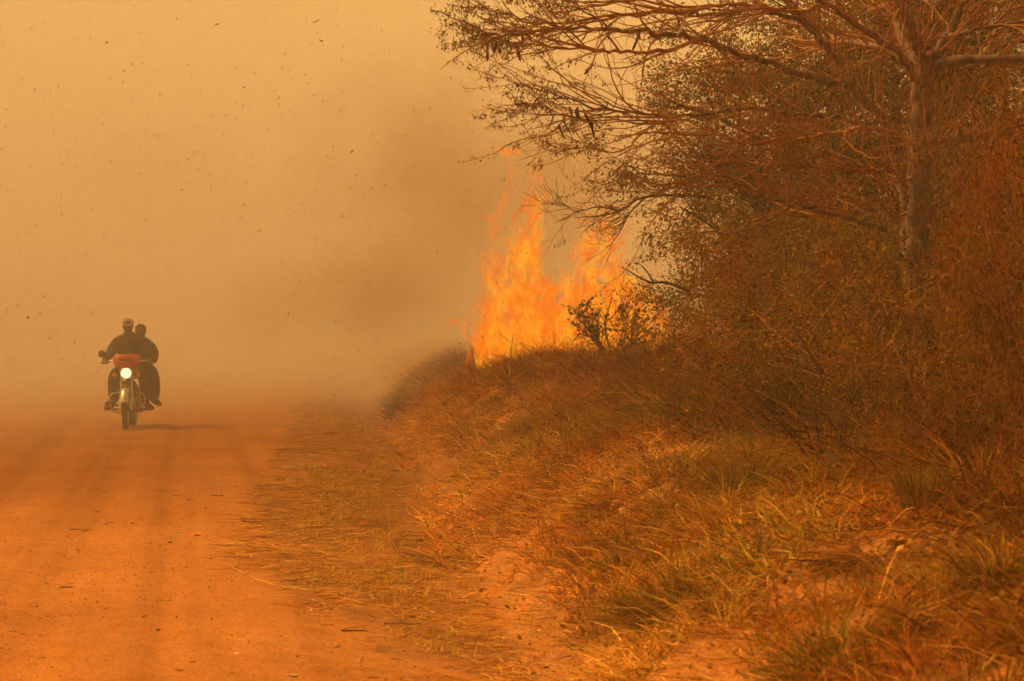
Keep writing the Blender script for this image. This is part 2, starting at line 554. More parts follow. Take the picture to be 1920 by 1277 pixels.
def tuft_field(name, label, n_tufts, y0, y1, s0, s1, per, h, spread, cols, wts, seed, thresh=0.5, liftr=(0.9, 1.5), drp=(0.2, 1.4), wd=(0.004, 0.007), segs=3, nscale=0.8, shade=(0.6, 0.7)):
    r = np.random.default_rng(seed)
    x, y, s = scatter(n_tufts, y0, y1, s0, s1, r)
    k = (fbm(x * nscale, y * nscale * 0.8, seed + 3, 3) > thresh - 0.12 * r.random(len(x))) & in_view(x, y)
    x, y = x[k], y[k]
    size = r.uniform(0.55, 1.25, len(x))
    cnt = (per * size * r.uniform(0.6, 1.3, len(x))).astype(int) + 2
    tid = np.repeat(np.arange(len(x)), cnt); N = len(tid)
    a = r.uniform(0, 2 * math.pi, N); rr = np.abs(r.standard_normal(N)) * spread * size[tid]
    bx = x[tid] + np.cos(a) * rr; by = y[tid] + np.sin(a) * rr
    az = a + 0.6 * r.standard_normal(N)
    L = r.uniform(h[0], h[1], N) * size[tid]
    lift = r.uniform(liftr[0], liftr[1], N) - 0.5 * np.clip(rr / (spread + 1e-6), 0, 1.5)
    col = pal(r, len(x), cols, wts, 0.3)[tid] * patch_tint(bx, by, 91, 0.9) * (shade[0] + shade[1] * r.random((N, 1)))
    o = blades(name, ground_pts(bx, by, -0.01), az, L, lift, r.uniform(drp[0], drp[1], N), r.uniform(wd[0], wd[1], N), col, M_BLADE, segs=segs, wob=0.12, rng=r)
    return tag(o, label, 'grass', kind='stuff')


tuft_field('grass', 'brown and olive grass clumps growing across the roadside bank', 3600, 7, 50, 0.35, 4.8, 34, (0.10, 0.32), 0.07,
           [BROWN, RUST, OLIVE, GREEN, STRAW, DARK], [3, 2.4, 2.2, 1.0, 1.2, 1.0], 201, 0.46)
tuft_field('grass', 'tall dry grass standing at the foot of the thicket', 1700, 9, 40, 2.0, 6.5, 34, (0.28, 0.85), 0.13,
           [BROWN, RUST, DARK, OLIVE, STRAW], [3.0, 1.4, 3.2, 1.0, 0.4], 202, 0.40, (1.05, 1.55), (0.4, 2.0), (0.004, 0.008), 4, shade=(0.45, 0.55))  # dark brown dry grass, plus the thicket's shade put into the blade colours
tuft_field('grass', 'dry grass fringe standing on the ridge in front of the fire', 700, 33, 44, 1.2, 5.5, 26, (0.2, 0.45), 0.12,
           [BROWN, RUST, STRAW, OLIVE], [2, 3, 2.2, 0.8], 203, 0.38, (0.9, 1.5), (0.3, 1.6), (0.008, 0.014), 3)
tuft_field('grass', 'scorched grey brown grass on the far tip of the bank', 420, 43, 52, 0.1, 3.0, 26, (0.18, 0.45), 0.12,
           [DARK, (0.07, 0.05, 0.04), BROWN], [3, 3, 1.5], 204, 0.36, (0.8, 1.5), (0.3, 1.6), (0.010, 0.018), 3)

# dead leaves, husks and broken bits lying through the straw
r = np.random.default_rng(305)
x, y, s = scatter(90000, 6.8, 48, 0.0, 6.0, r, 0.95)
keep = in_view(x, y) & (r.random(len(x)) < 0.12 + 0.88 * sstep(0.3, 0.9, s)) & (r.random(len(x)) < 0.3 + 0.65 * sstep(0.42, 0.58, fbm(x * 2.1, y * 1.7, 341, 3)))
x, y = x[keep], y[keep]; n = len(x)
a0 = r.uniform(0, 6.283, n); L = r.uniform(0.018, 0.055, n); W = L * r.uniform(0.16, 0.4, n)
c0 = ground_pts(x, y, 0.0); c0[:, 2] += r.uniform(0.0, 0.05, n)
da = np.stack([np.cos(a0), np.sin(a0), r.uniform(-0.5, 0.7, n)], -1) * L[:, None]
db = np.stack([-np.sin(a0), np.cos(a0), r.uniform(-0.9, 0.9, n)], -1) * W[:, None]
v = np.stack([c0, c0 + da * 0.45 + db, c0 + da, c0 + da * 0.5 - db], 1).reshape(-1, 3)
cl = pal(r, n, [BROWN, RUST, DARK, STRAW, OLIVE, PALE], [3, 2.6, 3, 1.4, 1, 0.35], 0.3)
lit_ = link('leaf_litter', mesh_np('leaf_litter', v, [np.arange(4 * n).reshape(n, 4)], np.repeat(cl, 4, 0)), M_BLADE)
tag(lit_, 'dead leaves and husks lying through the straw of the bank', 'leaf litter', kind='stuff')

# low green-yellow turf on the strip between the road and the ditch
r = np.random.default_rng(301)
x, y, s = scatter(150000, 8.5, 48, -2.1, 0.5, r, 0.9)
es = edge_s(y)
patch = 0.5 * fbm(x * 1.3, y * 0.2, 311, 4) + 0.5 * fbm(x * 2.6, y * 1.3, 312, 3)
dens = 0.6 * sstep(0.48, 0.60, patch) * sstep(0.0, 0.45, s - es) * (1 - 0.85 * sstep(-0.45, -0.15, s))
keep = (r.random(len(x)) < dens) & in_view(x, y)
x, y = x[keep], y[keep]; n = len(x)
turf = blades('turf', ground_pts(x, y, -0.003), r.uniform(0, 6.283, n), r.uniform(0.025, 0.10, n), r.uniform(0.1, 1.2, n), r.uniform(0, 1.2, n),
              r.uniform(0.004, 0.008, n), pal(r, n, [OLIVE, GREEN, STRAW, PALE, (0.36, 0.25, 0.05)], [2.0, 0.8, 2.6, 1.0, 1.6]) * 1.3, M_BLADE, segs=2, rng=r)
tag(turf, 'short yellow green turf in patches along the road edge', 'grass', kind='stuff')

# loose straw blown over the verge and the ditch
r = np.random.default_rng(302)
x, y, s = scatter(30000, 8, 45, -1.7, 0.9, r, 0.9)
keep = (r.random(len(x)) < 0.15 + 0.85 * sstep(0.4, 0.62, fbm(x * 1.2, y * 0.6, 321, 4))) & in_view(x, y) & (s > edge_s(y) - 0.25) & (r.random(len(x)) < 1 - 0.3 * np.exp(-((s - 0.1) / 0.3) ** 2))
x, y = x[keep], y[keep]; n = len(x)
loose = blades('loose_straw', ground_pts(x, y, 0.008), r.uniform(0, 6.283, n), r.uniform(0.08, 0.36, n), r.uniform(-0.03, 0.12, n), r.uniform(-0.1, 0.25, n),
               r.uniform(0.004, 0.007, n), pal(r, n, [PALE, STRAW, BROWN, RUST], [2.2, 3, 1.2, 1]), M_BLADE, segs=2, wob=0.12, rng=r)
tag(loose, 'loose pale straw strewn along the ditch and verge', 'straw', kind='stuff')

# chips of bark, twig bits and crumbs lying on the road
r = np.random.default_rng(303)
n0 = 16000
y = 8.8 * (44 / 8.8) ** r.random(n0); x = r.uniform(-0.25, 0.1, n0) * y - 0.4
keep = (x - ditch_x(y) < edge_s(y) + 0.2) & (r.random(n0) < 0.25 + 0.75 * sstep(0.42, 0.6, fbm(x * 0.7, y * 0.5, 331, 3)))
x, y = x[keep], y[keep]; n = len(x)
L = np.where(r.random(n) < 0.93, r.uniform(0.005, 0.02, n), r.uniform(0.02, 0.08, n))
bits = blades('road_litter', ground_pts(x, y, 0.004), r.uniform(0, 6.283, n), L, r.uniform(0.0, 0.35, n), r.uniform(-0.2, 0.4, n),
              np.minimum(r.uniform(0.004, 0.010, n), L * 0.7), pal(r, n, [(0.12, 0.05, 0.015), (0.2, 0.085, 0.02), (0.3, 0.13, 0.035), PALE], [2, 3, 3, 0.3]), M_BLADE, segs=2, rng=r)
tag(bits, 'small dark twig chips and crumbs scattered over the dirt road', 'litter', kind='stuff')


# prominent tussocks, each one a thing
def tussock(px, py, Y, hgt, rad, n, cols, wts, label, seed, name='grass_tussock', cat='grass tussock', lift=(0.8, 1.5), drp=(0.2, 1.3), segs=4, group=None, wd=(0.004, 0.008)):
    r = np.random.default_rng(seed)
    X = (px - 960) / FPX * Y
    a = r.uniform(0, 2 * math.pi, n); rr = rad * np.sqrt(r.random(n))
    bx = X + np.cos(a) * rr * 0.55; by = Y + np.sin(a) * rr * 0.55
    o = blades(name, ground_pts(bx, by, -0.01), a + 0.5 * r.standard_normal(n), hgt * r.uniform(0.5, 1.1, n), r.uniform(lift[0], lift[1], n) - 0.35 * rr / rad,
               r.uniform(drp[0], drp[1], n), r.uniform(wd[0], wd[1], n), pal(r, n, cols, wts) * r.uniform(0.65, 1.2, (n, 1)), M_BLADE, segs=segs,
               origin=(X, Y, float(height(X, Y))), wob=0.12, rng=r)
    return tag(o, label, cat, group)


tussock(1280, 1120, 11.2, 0.36, 0.34, 900, [BROWN, GREEN, OLIVE, DARK], [2.4, 2, 2, 1.5], 'broad brown green grass tussock low on the bank near the bottom edge', 401, lift=(0.6, 1.4))
tussock(1110, 985, 14.2, 0.24, 0.2, 360, [BROWN, DARK, RUST], [2, 2, 1], 'small round dark grass tuft below the straw patch in mid bank', 402)
tussock(1275, 835, 20.0, 0.34, 0.16, 300, [GREEN, DARK, OLIVE], [3, 2, 1], 'dark green upright grass tuft in the middle of the upper bank', 403, lift=(1.1, 1.5))
tussock(1405, 960, 14.6, 0.42, 0.28, 520, [GREEN, BROWN, OLIVE, DARK], [3, 1.5, 2, 1.2], 'dark green grass clump with pale stems right of mid bank', 404)
tussock(1725, 1010, 11.0, 0.34, 0.10, 230, [GREEN, OLIVE], [3, 2], 'narrow upright green grass tuft at right of the straw bank', 405, lift=(1.25, 1.55), drp=(0.0, 0.5))
tussock(1880, 1150, 9.0, 0.3, 0.2, 420, [BROWN, DARK, STRAW], [2, 2, 1], 'dark brown grass clump at the right edge near the bottom', 406)
tussock(1560, 1265, 8.6, 0.30, 0.3, 620, [GREEN, OLIVE, BROWN], [3, 2, 1], 'wide green grass tussock cut by the bottom edge', 407, lift=(0.4, 1.3))
tussock(1110, 1255, 9.6, 0.2, 0.22, 420, [GREEN, OLIVE, STRAW], [2.4, 2, 1], 'low spreading green tuft at the bottom edge beside the ditch', 408, lift=(0.3, 1.2))
tussock(1180, 1010, 13.2, 0.2, 0.26, 420, [OLIVE, GREEN, BROWN], [2, 2, 1.5], 'olive grass tuft just right of the small round dark tuft', 409)
tussock(1210, 790, 22.5, 0.30, 0.3, 420, [OLIVE, GREEN, STRAW], [2.4, 1.6, 1], 'yellow olive grass clump high on the bank below the burning bush', 410)
tussock(1430, 760, 19.0, 0.5, 0.3, 620, [OLIVE, STRAW, BROWN], [2, 1.6, 2], 'arching olive straw tussock in front of the thicket left side', 411, drp=(0.8, 2.4))
tussock(1840, 950, 11.4, 0.62, 0.28, 520, [STRAW, BROWN, RUST], [1.4, 2, 2], 'tall arching straw coloured tussock under the near right bush', 412, drp=(0.8, 2.4))
# heaps of cut straw
tussock(835, 1045, 18.3, 0.42, 0.5, 900, [STRAW, BROWN, DARK, PALE], [2.4, 2, 1.4, 0.6], 'loose heap of brown straw lying in the ditch', 421, 'straw_heap', 'straw heap', lift=(0.05, 0.55), drp=(0.1, 0.9))
tussock(1150, 925, 15.6, 0.26, 0.22, 420, [DARK, BROWN, STRAW], [2.4, 2, 1], 'small dark heap of straw in mid bank', 422, 'straw_heap', 'straw heap', lift=(0.05, 0.6), drp=(0.1, 0.9))
tussock(1085, 850, 19.3, 0.42, 0.4, 480, [STRAW, PALE, BROWN, DARK], [2.4, 1.2, 1.4, 0.6], 'pale combed straw mound on the upper bank', 423, 'straw_heap', 'straw heap', lift=(0.0, 0.5), drp=(0.1, 0.9))
tussock(1640, 1075, 10.6, 0.32, 0.3, 460, [DARK, RUST, BROWN], [2, 2, 1.6], 'rust brown straw heap right of the broad tussock', 424, 'straw_heap', 'straw heap', lift=(0.05, 0.6), drp=(0.1, 0.9))


# ------------------------------------------------------------------ trees and shrubs
M_BARK = mat_bark('grey_brown_bark', (0.10, 0.058, 0.04), (0.30, 0.20, 0.15))
M_TWIG = mat_bark('rust_twig', (0.24, 0.10, 0.03), (0.55, 0.26, 0.09), 2.0)
M_DTWIG = mat_bark('dark_twig', (0.06, 0.032, 0.018), (0.17, 0.09, 0.045), 2.0)
M_LEAF = mat_attr('leaf', 0.35)
M_POD = mat_plain('seed_pod_brown', (0.06, 0.028, 0.016), 0.6)


def tubes_mesh(name, lines, origin=(0, 0, 0)):
    """lines: list of (pts (n,3), radii (n,)) -> one mesh"""
    mb_v = []; q = []; off = 0
    for pts, rad in lines:
        pts = np.asarray(pts, float); rad = np.asarray(rad, float); n = len(pts)
        sd = 3 if rad[0] < 0.008 else (5 if rad[0] < 0.03 else (7 if rad[0] < 0.08 else 12))
        t = np.gradient(pts, axis=0); t /= np.linalg.norm(t, axis=1, keepdims=True) + 1e-9
        ref = np.array([0, 0, 1.0]) if abs(t[0, 2]) < 0.85 else np.array([1.0, 0, 0])
        a = np.cross(t, ref); a /= np.linalg.norm(a, axis=1, keepdims=True) + 1e-9
        b = np.cross(t, a)
        th = np.arange(sd) * 2 * math.pi / sd
        v = pts[:, None, :] + (a[:, None, :] * np.cos(th)[None, :, None] + b[:, None, :] * np.sin(th)[None, :, None]) * rad[:, None, None]
        mb_v.append(v.reshape(-1, 3))
        i = np.arange(n - 1)[:, None] * sd; k = np.arange(sd)[None, :]; k2 = (k + 1) % sd
        q.append(np.stack([i + k, i + k2, i + sd + k2, i + sd + k], -1).reshape(-1, 4) + off)
        off += n * sd
    return mesh_np(name, np.concatenate(mb_v) - np.asarray(origin, float), [np.concatenate(q)], smooth=True)


def smooth_line(ctrl, n):
    """Catmull-Rom through control points"""
    c = np.asarray(ctrl, float)
    P = np.vstack([2 * c[0] - c[1], c, 2 * c[-1] - c[-2]])
    out = []
    m = len(c) - 1
    for t in np.linspace(0, m - 1e-6, n):
        i = int(t); f = t - i
        p0, p1, p2, p3 = P[i], P[i + 1], P[i + 2], P[i + 3]
        out.append(0.5 * ((2 * p1) + (-p0 + p2) * f + (2 * p0 - 5 * p1 + 4 * p2 - p3) * f * f + (-p0 + 3 * p1 - 3 * p2 + p3) * f ** 3))
    return np.array(out)


def limb(rng, p, d, L, r0, r1, n, wander, up):
    d = np.asarray(d, float); d = d / np.linalg.norm(d)
    pts = [np.asarray(p, float)]
    for k in range(n):
        d = d + wander * rng.standard_normal(3) + np.array([0, 0, up])
        d = d / np.linalg.norm(d)
        pts.append(pts[-1] + d * L / n)
    return np.array(pts), np.linspace(r0, r1, n + 1)


def side_dir(rng, t, ang):
    t = t / (np.linalg.norm(t) + 1e-9)
    a = rng.standard_normal(3); a -= t * a.dot(t); a /= np.linalg.norm(a) + 1e-9
    return t * math.cos(ang) + a * math.sin(ang)


def sprout(rng, lines, count, t0, lenr, ang, r0, wander, up, n=5, bias=None, r1=0.002):
    """child limbs off a list of parent lines"""
    out = []
    for pts, rad in lines:
        Lp = np.linalg.norm(np.diff(pts, axis=0), axis=1).sum()
        m = rng.poisson(count * 1.0) if isinstance(count, float) else count
        for _ in range(m):
            t = rng.uniform(t0, 1.0) * (len(pts) - 1); i = min(int(t), len(pts) - 2); f = t - i
            p = pts[i] * (1 - f) + pts[i + 1] * f
            d = side_dir(rng, pts[i + 1] - pts[i], rng.uniform(*ang))
            if bias is not None: d = d + np.asarray(bias)
            rr = min(r0, 0.75 * (rad[i] * (1 - f) + rad[i + 1] * f))
            out.append(limb(rng, p, d, rng.uniform(*lenr), rr, r1, n, wander, up))
    return out


def leaf_mesh(name, cen, nrm, size, asp, cols, origin=(0, 0, 0), rng=RNG, droop=0.0):
    """pointed four-cornered leaves, folded a little along the middle"""
    N = len(cen)
    a = rng.standard_normal((N, 3)); a[:, 2] -= droop
    a /= np.linalg.norm(a, axis=1, keepdims=True)
    b = np.cross(a, nrm); b /= np.linalg.norm(b, axis=1, keepdims=True) + 1e-9
    c = np.cross(a, b)
    L = size[:, None]; W = (size * asp)[:, None]
    v = np.stack([cen, cen + a * L * 0.45 + b * W + c * W * 0.4, cen + a * L, cen + a * L * 0.45 - b * W + c * W * 0.4], 1)
    q = np.arange(N * 4).reshape(N, 4)
    return mesh_np(name, v.reshape(-1, 3) - np.asarray(origin, float), [q], np.repeat(cols, 4, 0))


def leaves_on(rng, lines, per, spread, t0=0.2):
    pts = []
    for p, rad in lines:
        t = rng.uniform(t0, 1.0, per) * (len(p) - 1); i = np.minimum(t.astype(int), len(p) - 2); f = (t - i)[:, None]
        pts.append(p[i] * (1 - f) + p[i + 1] * f)
    pts = np.concatenate(pts)
    return pts + rng.standard_normal(pts.shape) * spread


def plant(name, lines_trunk, lines_branch, lines_twig, leafs, base, mats, leafname='foliage'):
    """Empty with trunk, branch parts, twigs and foliage (all given relative to base at the origin)"""
    t = empty(name, base)
    if lines_trunk: link('trunk' if len(lines_trunk) == 1 else 'stem', tubes_mesh('stem', lines_trunk), mats[0], t)
    for ln in lines_branch: link('branch', tubes_mesh('branch', [ln]), mats[1], t)
    if lines_twig: tag(link('twigs', tubes_mesh('twigs', lines_twig), mats[1], t), kind='stuff')
    if leafs is not None: tag(link(leafname, leafs, M_LEAF, t), kind='stuff')
    return t


def copy_plant(o, loc, rz, sx, sz, label, group=None):
    c = o.copy(); COL.objects.link(c)
    c.location = loc; c.rotation_euler = (0, 0, rz); c.scale = (sx, sx, sz)
    c['label'] = label
    if group: c['group'] = group
    for ch in list(o.children):
        d = ch.copy(); COL.objects.link(d); d.parent = c
    return c


def make_shrub(name, seed, h, w, nstem, per_leaf, leaf_size, asp, cols, wts, mats, twig_ct=5, bare=False):
    r = np.random.default_rng(seed)
    stems = []
    for k in range(nstem):
        a = r.uniform(0, 6.283); sp = r.uniform(0.1, 0.9) * w / h
        stems.append(limb(r, (0.06 * r.standard_normal(), 0.06 * r.standard_normal(), -0.05), (math.cos(a) * sp, math.sin(a) * sp, 1), h * r.uniform(0.6, 0.95), r.uniform(0.012, 0.022), 0.005, 7, 0.12, -0.01))
    br = sprout(r, stems, 5, 0.15, (0.25 * h, 0.5 * h), (0.5, 1.2), 0.008, 0.16, 0.02, 5, r1=0.003)
    tw = sprout(r, br, twig_ct, 0.15, (0.10 * h, 0.26 * h), (0.4, 1.2), 0.004, 0.2, 0.0, 4, r1=0.0015)
    tw2 = sprout(r, tw, 2, 0.2, (0.06 * h, 0.14 * h), (0.4, 1.2), 0.003, 0.25, 0.0, 3, r1=0.0015)
    lf = None
    if per_leaf:
        c = leaves_on(r, tw + tw2, per_leaf, 0.045)
        N = len(c)
        clump = 0.3 + 1.45 * fbm(c[:, 0] * 3 + c[:, 1] * 2, c[:, 2] * 3, seed, 3)
        lf = leaf_mesh('foliage', c, r.standard_normal((N, 3)), r.uniform(*leaf_size, N), asp, pal(r, N, cols, wts) * clump[:, None] * patch_tint(c[:, 0] * 2.2 + c[:, 1], c[:, 2] * 2.6, seed + 40, 1.6), rng=r, droop=0.3)
    return plant(name, stems, [], br + tw + tw2, lf, (0, 0, 0), mats)


def H(x, y): return float(height(x, y))


def spot(px, Y):
    X = (px - 960) / FPX * Y
    return (X, Y, H(X, Y))


LF_OL = [(0.15, 0.098, 0.008), (0.21, 0.13, 0.013), (0.26, 0.115, 0.012), (0.11, 0.062, 0.006), (0.40, 0.23, 0.035)]
LF_RED = [(0.23, 0.092, 0.012), (0.15, 0.062, 0.009), (0.30, 0.14, 0.02), (0.12, 0.08, 0.010)]
LF_DRY = [(0.26, 0.12, 0.02), (0.36, 0.20, 0.05), (0.16, 0.07, 0.014), (0.12, 0.08, 0.012)]
G_SHRUB = 'shrubs of the roadside thicket'
shA = make_shrub('shrub', 501, 2.0, 1.5, 10, 20, (0.024, 0.048), 0.26, LF_OL, [3, 3, 2, 2, 0.6], (M_DTWIG, M_TWIG))
shB = make_shrub('shrub', 502, 1.9, 1.6, 10, 20, (0.024, 0.05), 0.2, LF_RED, [3, 2, 1.5, 1.5], (M_TWIG, M_TWIG))
shC = make_shrub('shrub', 503, 1.8, 1.6, 10, 14, (0.024, 0.045), 0.3, LF_DRY, [2, 1, 2, 1], (M_TWIG, M_TWIG), 5)
shD = make_shrub('shrub', 504, 1.5, 1.6, 8, 0, None, 0, None, None, (M_DTWIG, M_DTWIG), 5)
first = {}
SHRUBS = [
    (shB, 1945, 11.6, 0.4, 0.42, 0.98, 'rust brown leafy shrub closest to the camera at the right edge'),
    (shB, 1925, 13.4, 2.1, 0.42, 1.0, 'rust brown shrub just behind the nearest right edge shrub'),
    (shA, 1650, 15.5, 0.9, 0.8, 0.72, 'olive green shrub in front of the foot of the big trunk'),
    (shA, 1490, 17.0, 3.0, 0.75, 0.62, 'olive shrub left of the big trunk in mid thicket'),
    (shC, 1470, 19.5, 1.7, 0.72, 0.66, 'dry leafed shrub at the left front corner of the thicket'),
    (shA, 1465, 24.0, 4.2, 0.8, 0.95, 'shrub with dry hanging leaves beside the right end of the fire'),
    (shC, 1520, 24.5, 5.0, 1.0, 1.0, 'dry brown shrub behind the left front corner of the thicket'),
    (shA, 1570, 22.5, 2.6, 1.1, 1.05, 'tall olive shrub behind the leaning dark trunk'),
    (shB, 1910, 21.8, 1.2, 0.75, 1.3, 'reddish shrub to the right of the big trunk'),
    (shA, 1985, 15.0, 0.2, 0.6, 1.1, 'olive shrub half cut by the right edge at mid height'),
    (shC, 1740, 24.0, 3.6, 1.15, 1.25, 'dry shrub seen behind the foot of the big trunk'),
    (shA, 1880, 23.0, 5.5, 1.2, 1.45, 'olive shrub at the back of the thicket by the right edge'),
    (shC, 1490, 30.0, 2.2, 1.1, 1.2, 'brown shrub at the back left end of the thicket against the smoke'),
    (shA, 1520, 30.0, 0.6, 1.4, 1.6, 'olive shrub deep in the back of the thicket'),
    (shC, 1640, 28.0, 4.4, 1.3, 1.6, 'dry shrub deep in the thicket behind the tall olive one'),
    (shB, 1745, 18.6, 5.2, 0.75, 0.8, 'low reddish shrub at the foot of the big trunk'),
    (shD, 1325, 25.5, 1.0, 0.7, 0.8, 'bare twiggy shrub at the edge of the fire'),
    (shD, 1275, 37.0, 2.4, 0.6, 0.6, 'leafless dark shrub in front of the right flames'),
    (shD, 1560, 13.6, 0.5, 0.6, 0.55, 'low bare brush in the tall grass before the thicket'),
    (shB, 1780, 12.3, 3.9, 0.55, 0.55, 'low rust brown shrub in the dark gap before the thicket'),
]
for src, px, Y, rz, sx, sz, lab in SHRUBS:
    loc = spot(px, Y)
    if src not in first:
        first[src] = 1
        src.location = loc; src.rotation_euler = (0, 0, rz); src.scale = (sx, sx, sz)
        tag(src, lab, 'shrub', G_SHRUB)
    else:
        copy_plant(src, loc, rz, sx, sz, lab, G_SHRUB)


def make_tree(name, seed, h, w, per_leaf, leaf_size, cols, wts, label, loc, rz=0.0, lean=(0, 0), low=0.25):
    r = np.random.default_rng(seed)
    trunk = limb(r, (0, 0, -0.1), (lean[0], lean[1], 1), h * 0.75, 0.085, 0.03, 9, 0.06, 0.05)
    br = []
    for k in range(15):
        t = r.uniform(low, 1.0) * (len(trunk[0]) - 1); i = min(int(t), len(trunk[0]) - 2)
        p = trunk[0][i] + (trunk[0][i + 1] - trunk[0][i]) * (t - i)
        a = k * 2.4 + r.uniform(-0.4, 0.4)
        br.append(limb(r, p, (math.cos(a), math.sin(a), r.uniform(0.15, 0.9)), w * r.uniform(0.6, 1.05), 0.03, 0.008, 7, 0.13, 0.02))
    b2 = sprout(r, br, 6, 0.2, (0.22 * w, 0.5 * w), (0.4, 1.1), 0.012, 0.16, 0.03, 5, r1=0.004)
    tw = sprout(r, b2, 5, 0.15, (0.12 * w, 0.28 * w), (0.4, 1.1), 0.005, 0.2, 0.0, 4, r1=0.002)
    tw2 = sprout(r, tw, 2, 0.2, (0.08 * w, 0.18 * w), (0.4, 1.2), 0.0035, 0.25, 0.0, 3, r1=0.002)
    c = leaves_on(r, tw + tw2, per_leaf, 0.06); N = len(c)
    clump = 0.6 + 0.8 * fbm(c[:, 0] * 2 + c[:, 1] * 1.5, c[:, 2] * 2, seed, 3)
    lf = leaf_mesh('crown', c, r.standard_normal((N, 3)), r.uniform(*leaf_size, N), 0.28, pal(r, N, cols, wts) * clump[:, None], rng=r, droop=0.3)
    t = plant(name, [trunk], br, b2 + tw + tw2, lf, loc, (M_DTWIG, M_DTWIG), 'crown')
    t.rotation_euler = (0, 0, rz)
    return tag(t, label, 'tree', 'small leafy trees behind the bare tree')


make_tree('leafy_tree', 601, 4.0, 1.55, 12, (0.03, 0.055), LF_OL, [3, 2.5, 1.5, 2, 0.3], 'small leafed tree reaching left over the fire behind the bare branches', spot(1455, 27.5), 0.4, (-0.16, 0), 0.5)
make_tree('leafy_tree', 602, 5.6, 1.8, 20, (0.03, 0.055), LF_OL, [2.5, 2.5, 2, 2, 0.3], 'dense olive tree behind the middle of the bare branches', spot(1560, 29.0), 1.4)
make_tree('leafy_tree', 603, 5.4, 1.7, 18, (0.03, 0.055), LF_RED, [2, 2, 1.5, 2], 'brown leafed tree behind the big trunk at the top right', spot(1800, 27.0), 2.2)
make_tree('leafy_tree', 604, 5.4, 1.8, 18, (0.03, 0.055), LF_OL, [2.5, 2.5, 2, 2, 0.3], 'olive tree at the back right corner of the thicket', spot(2010, 26.0), 3.1)
t602 = [o for o in COL.objects if o.get('label', '').startswith('dense olive tree')][0]
t603 = [o for o in COL.objects if o.get('label', '').startswith('brown leafed tree')][0]
copy_plant(t602, spot(1700, 31.5), 4.0, 1.1, 1.08, 'tallest olive tree far back between the forks of the bare tree', 'small leafy trees behind the bare tree')
copy_plant(t603, spot(1480, 32.5), 5.1, 1.0, 0.95, 'brown leafed tree far back left of the leaning dark stem', 'small leafy trees behind the bare tree')
copy_plant(t603, spot(1910, 31.0), 1.1, 1.1, 1.08, 'brown leafed tree far back at the top right corner', 'small leafy trees behind the bare tree')


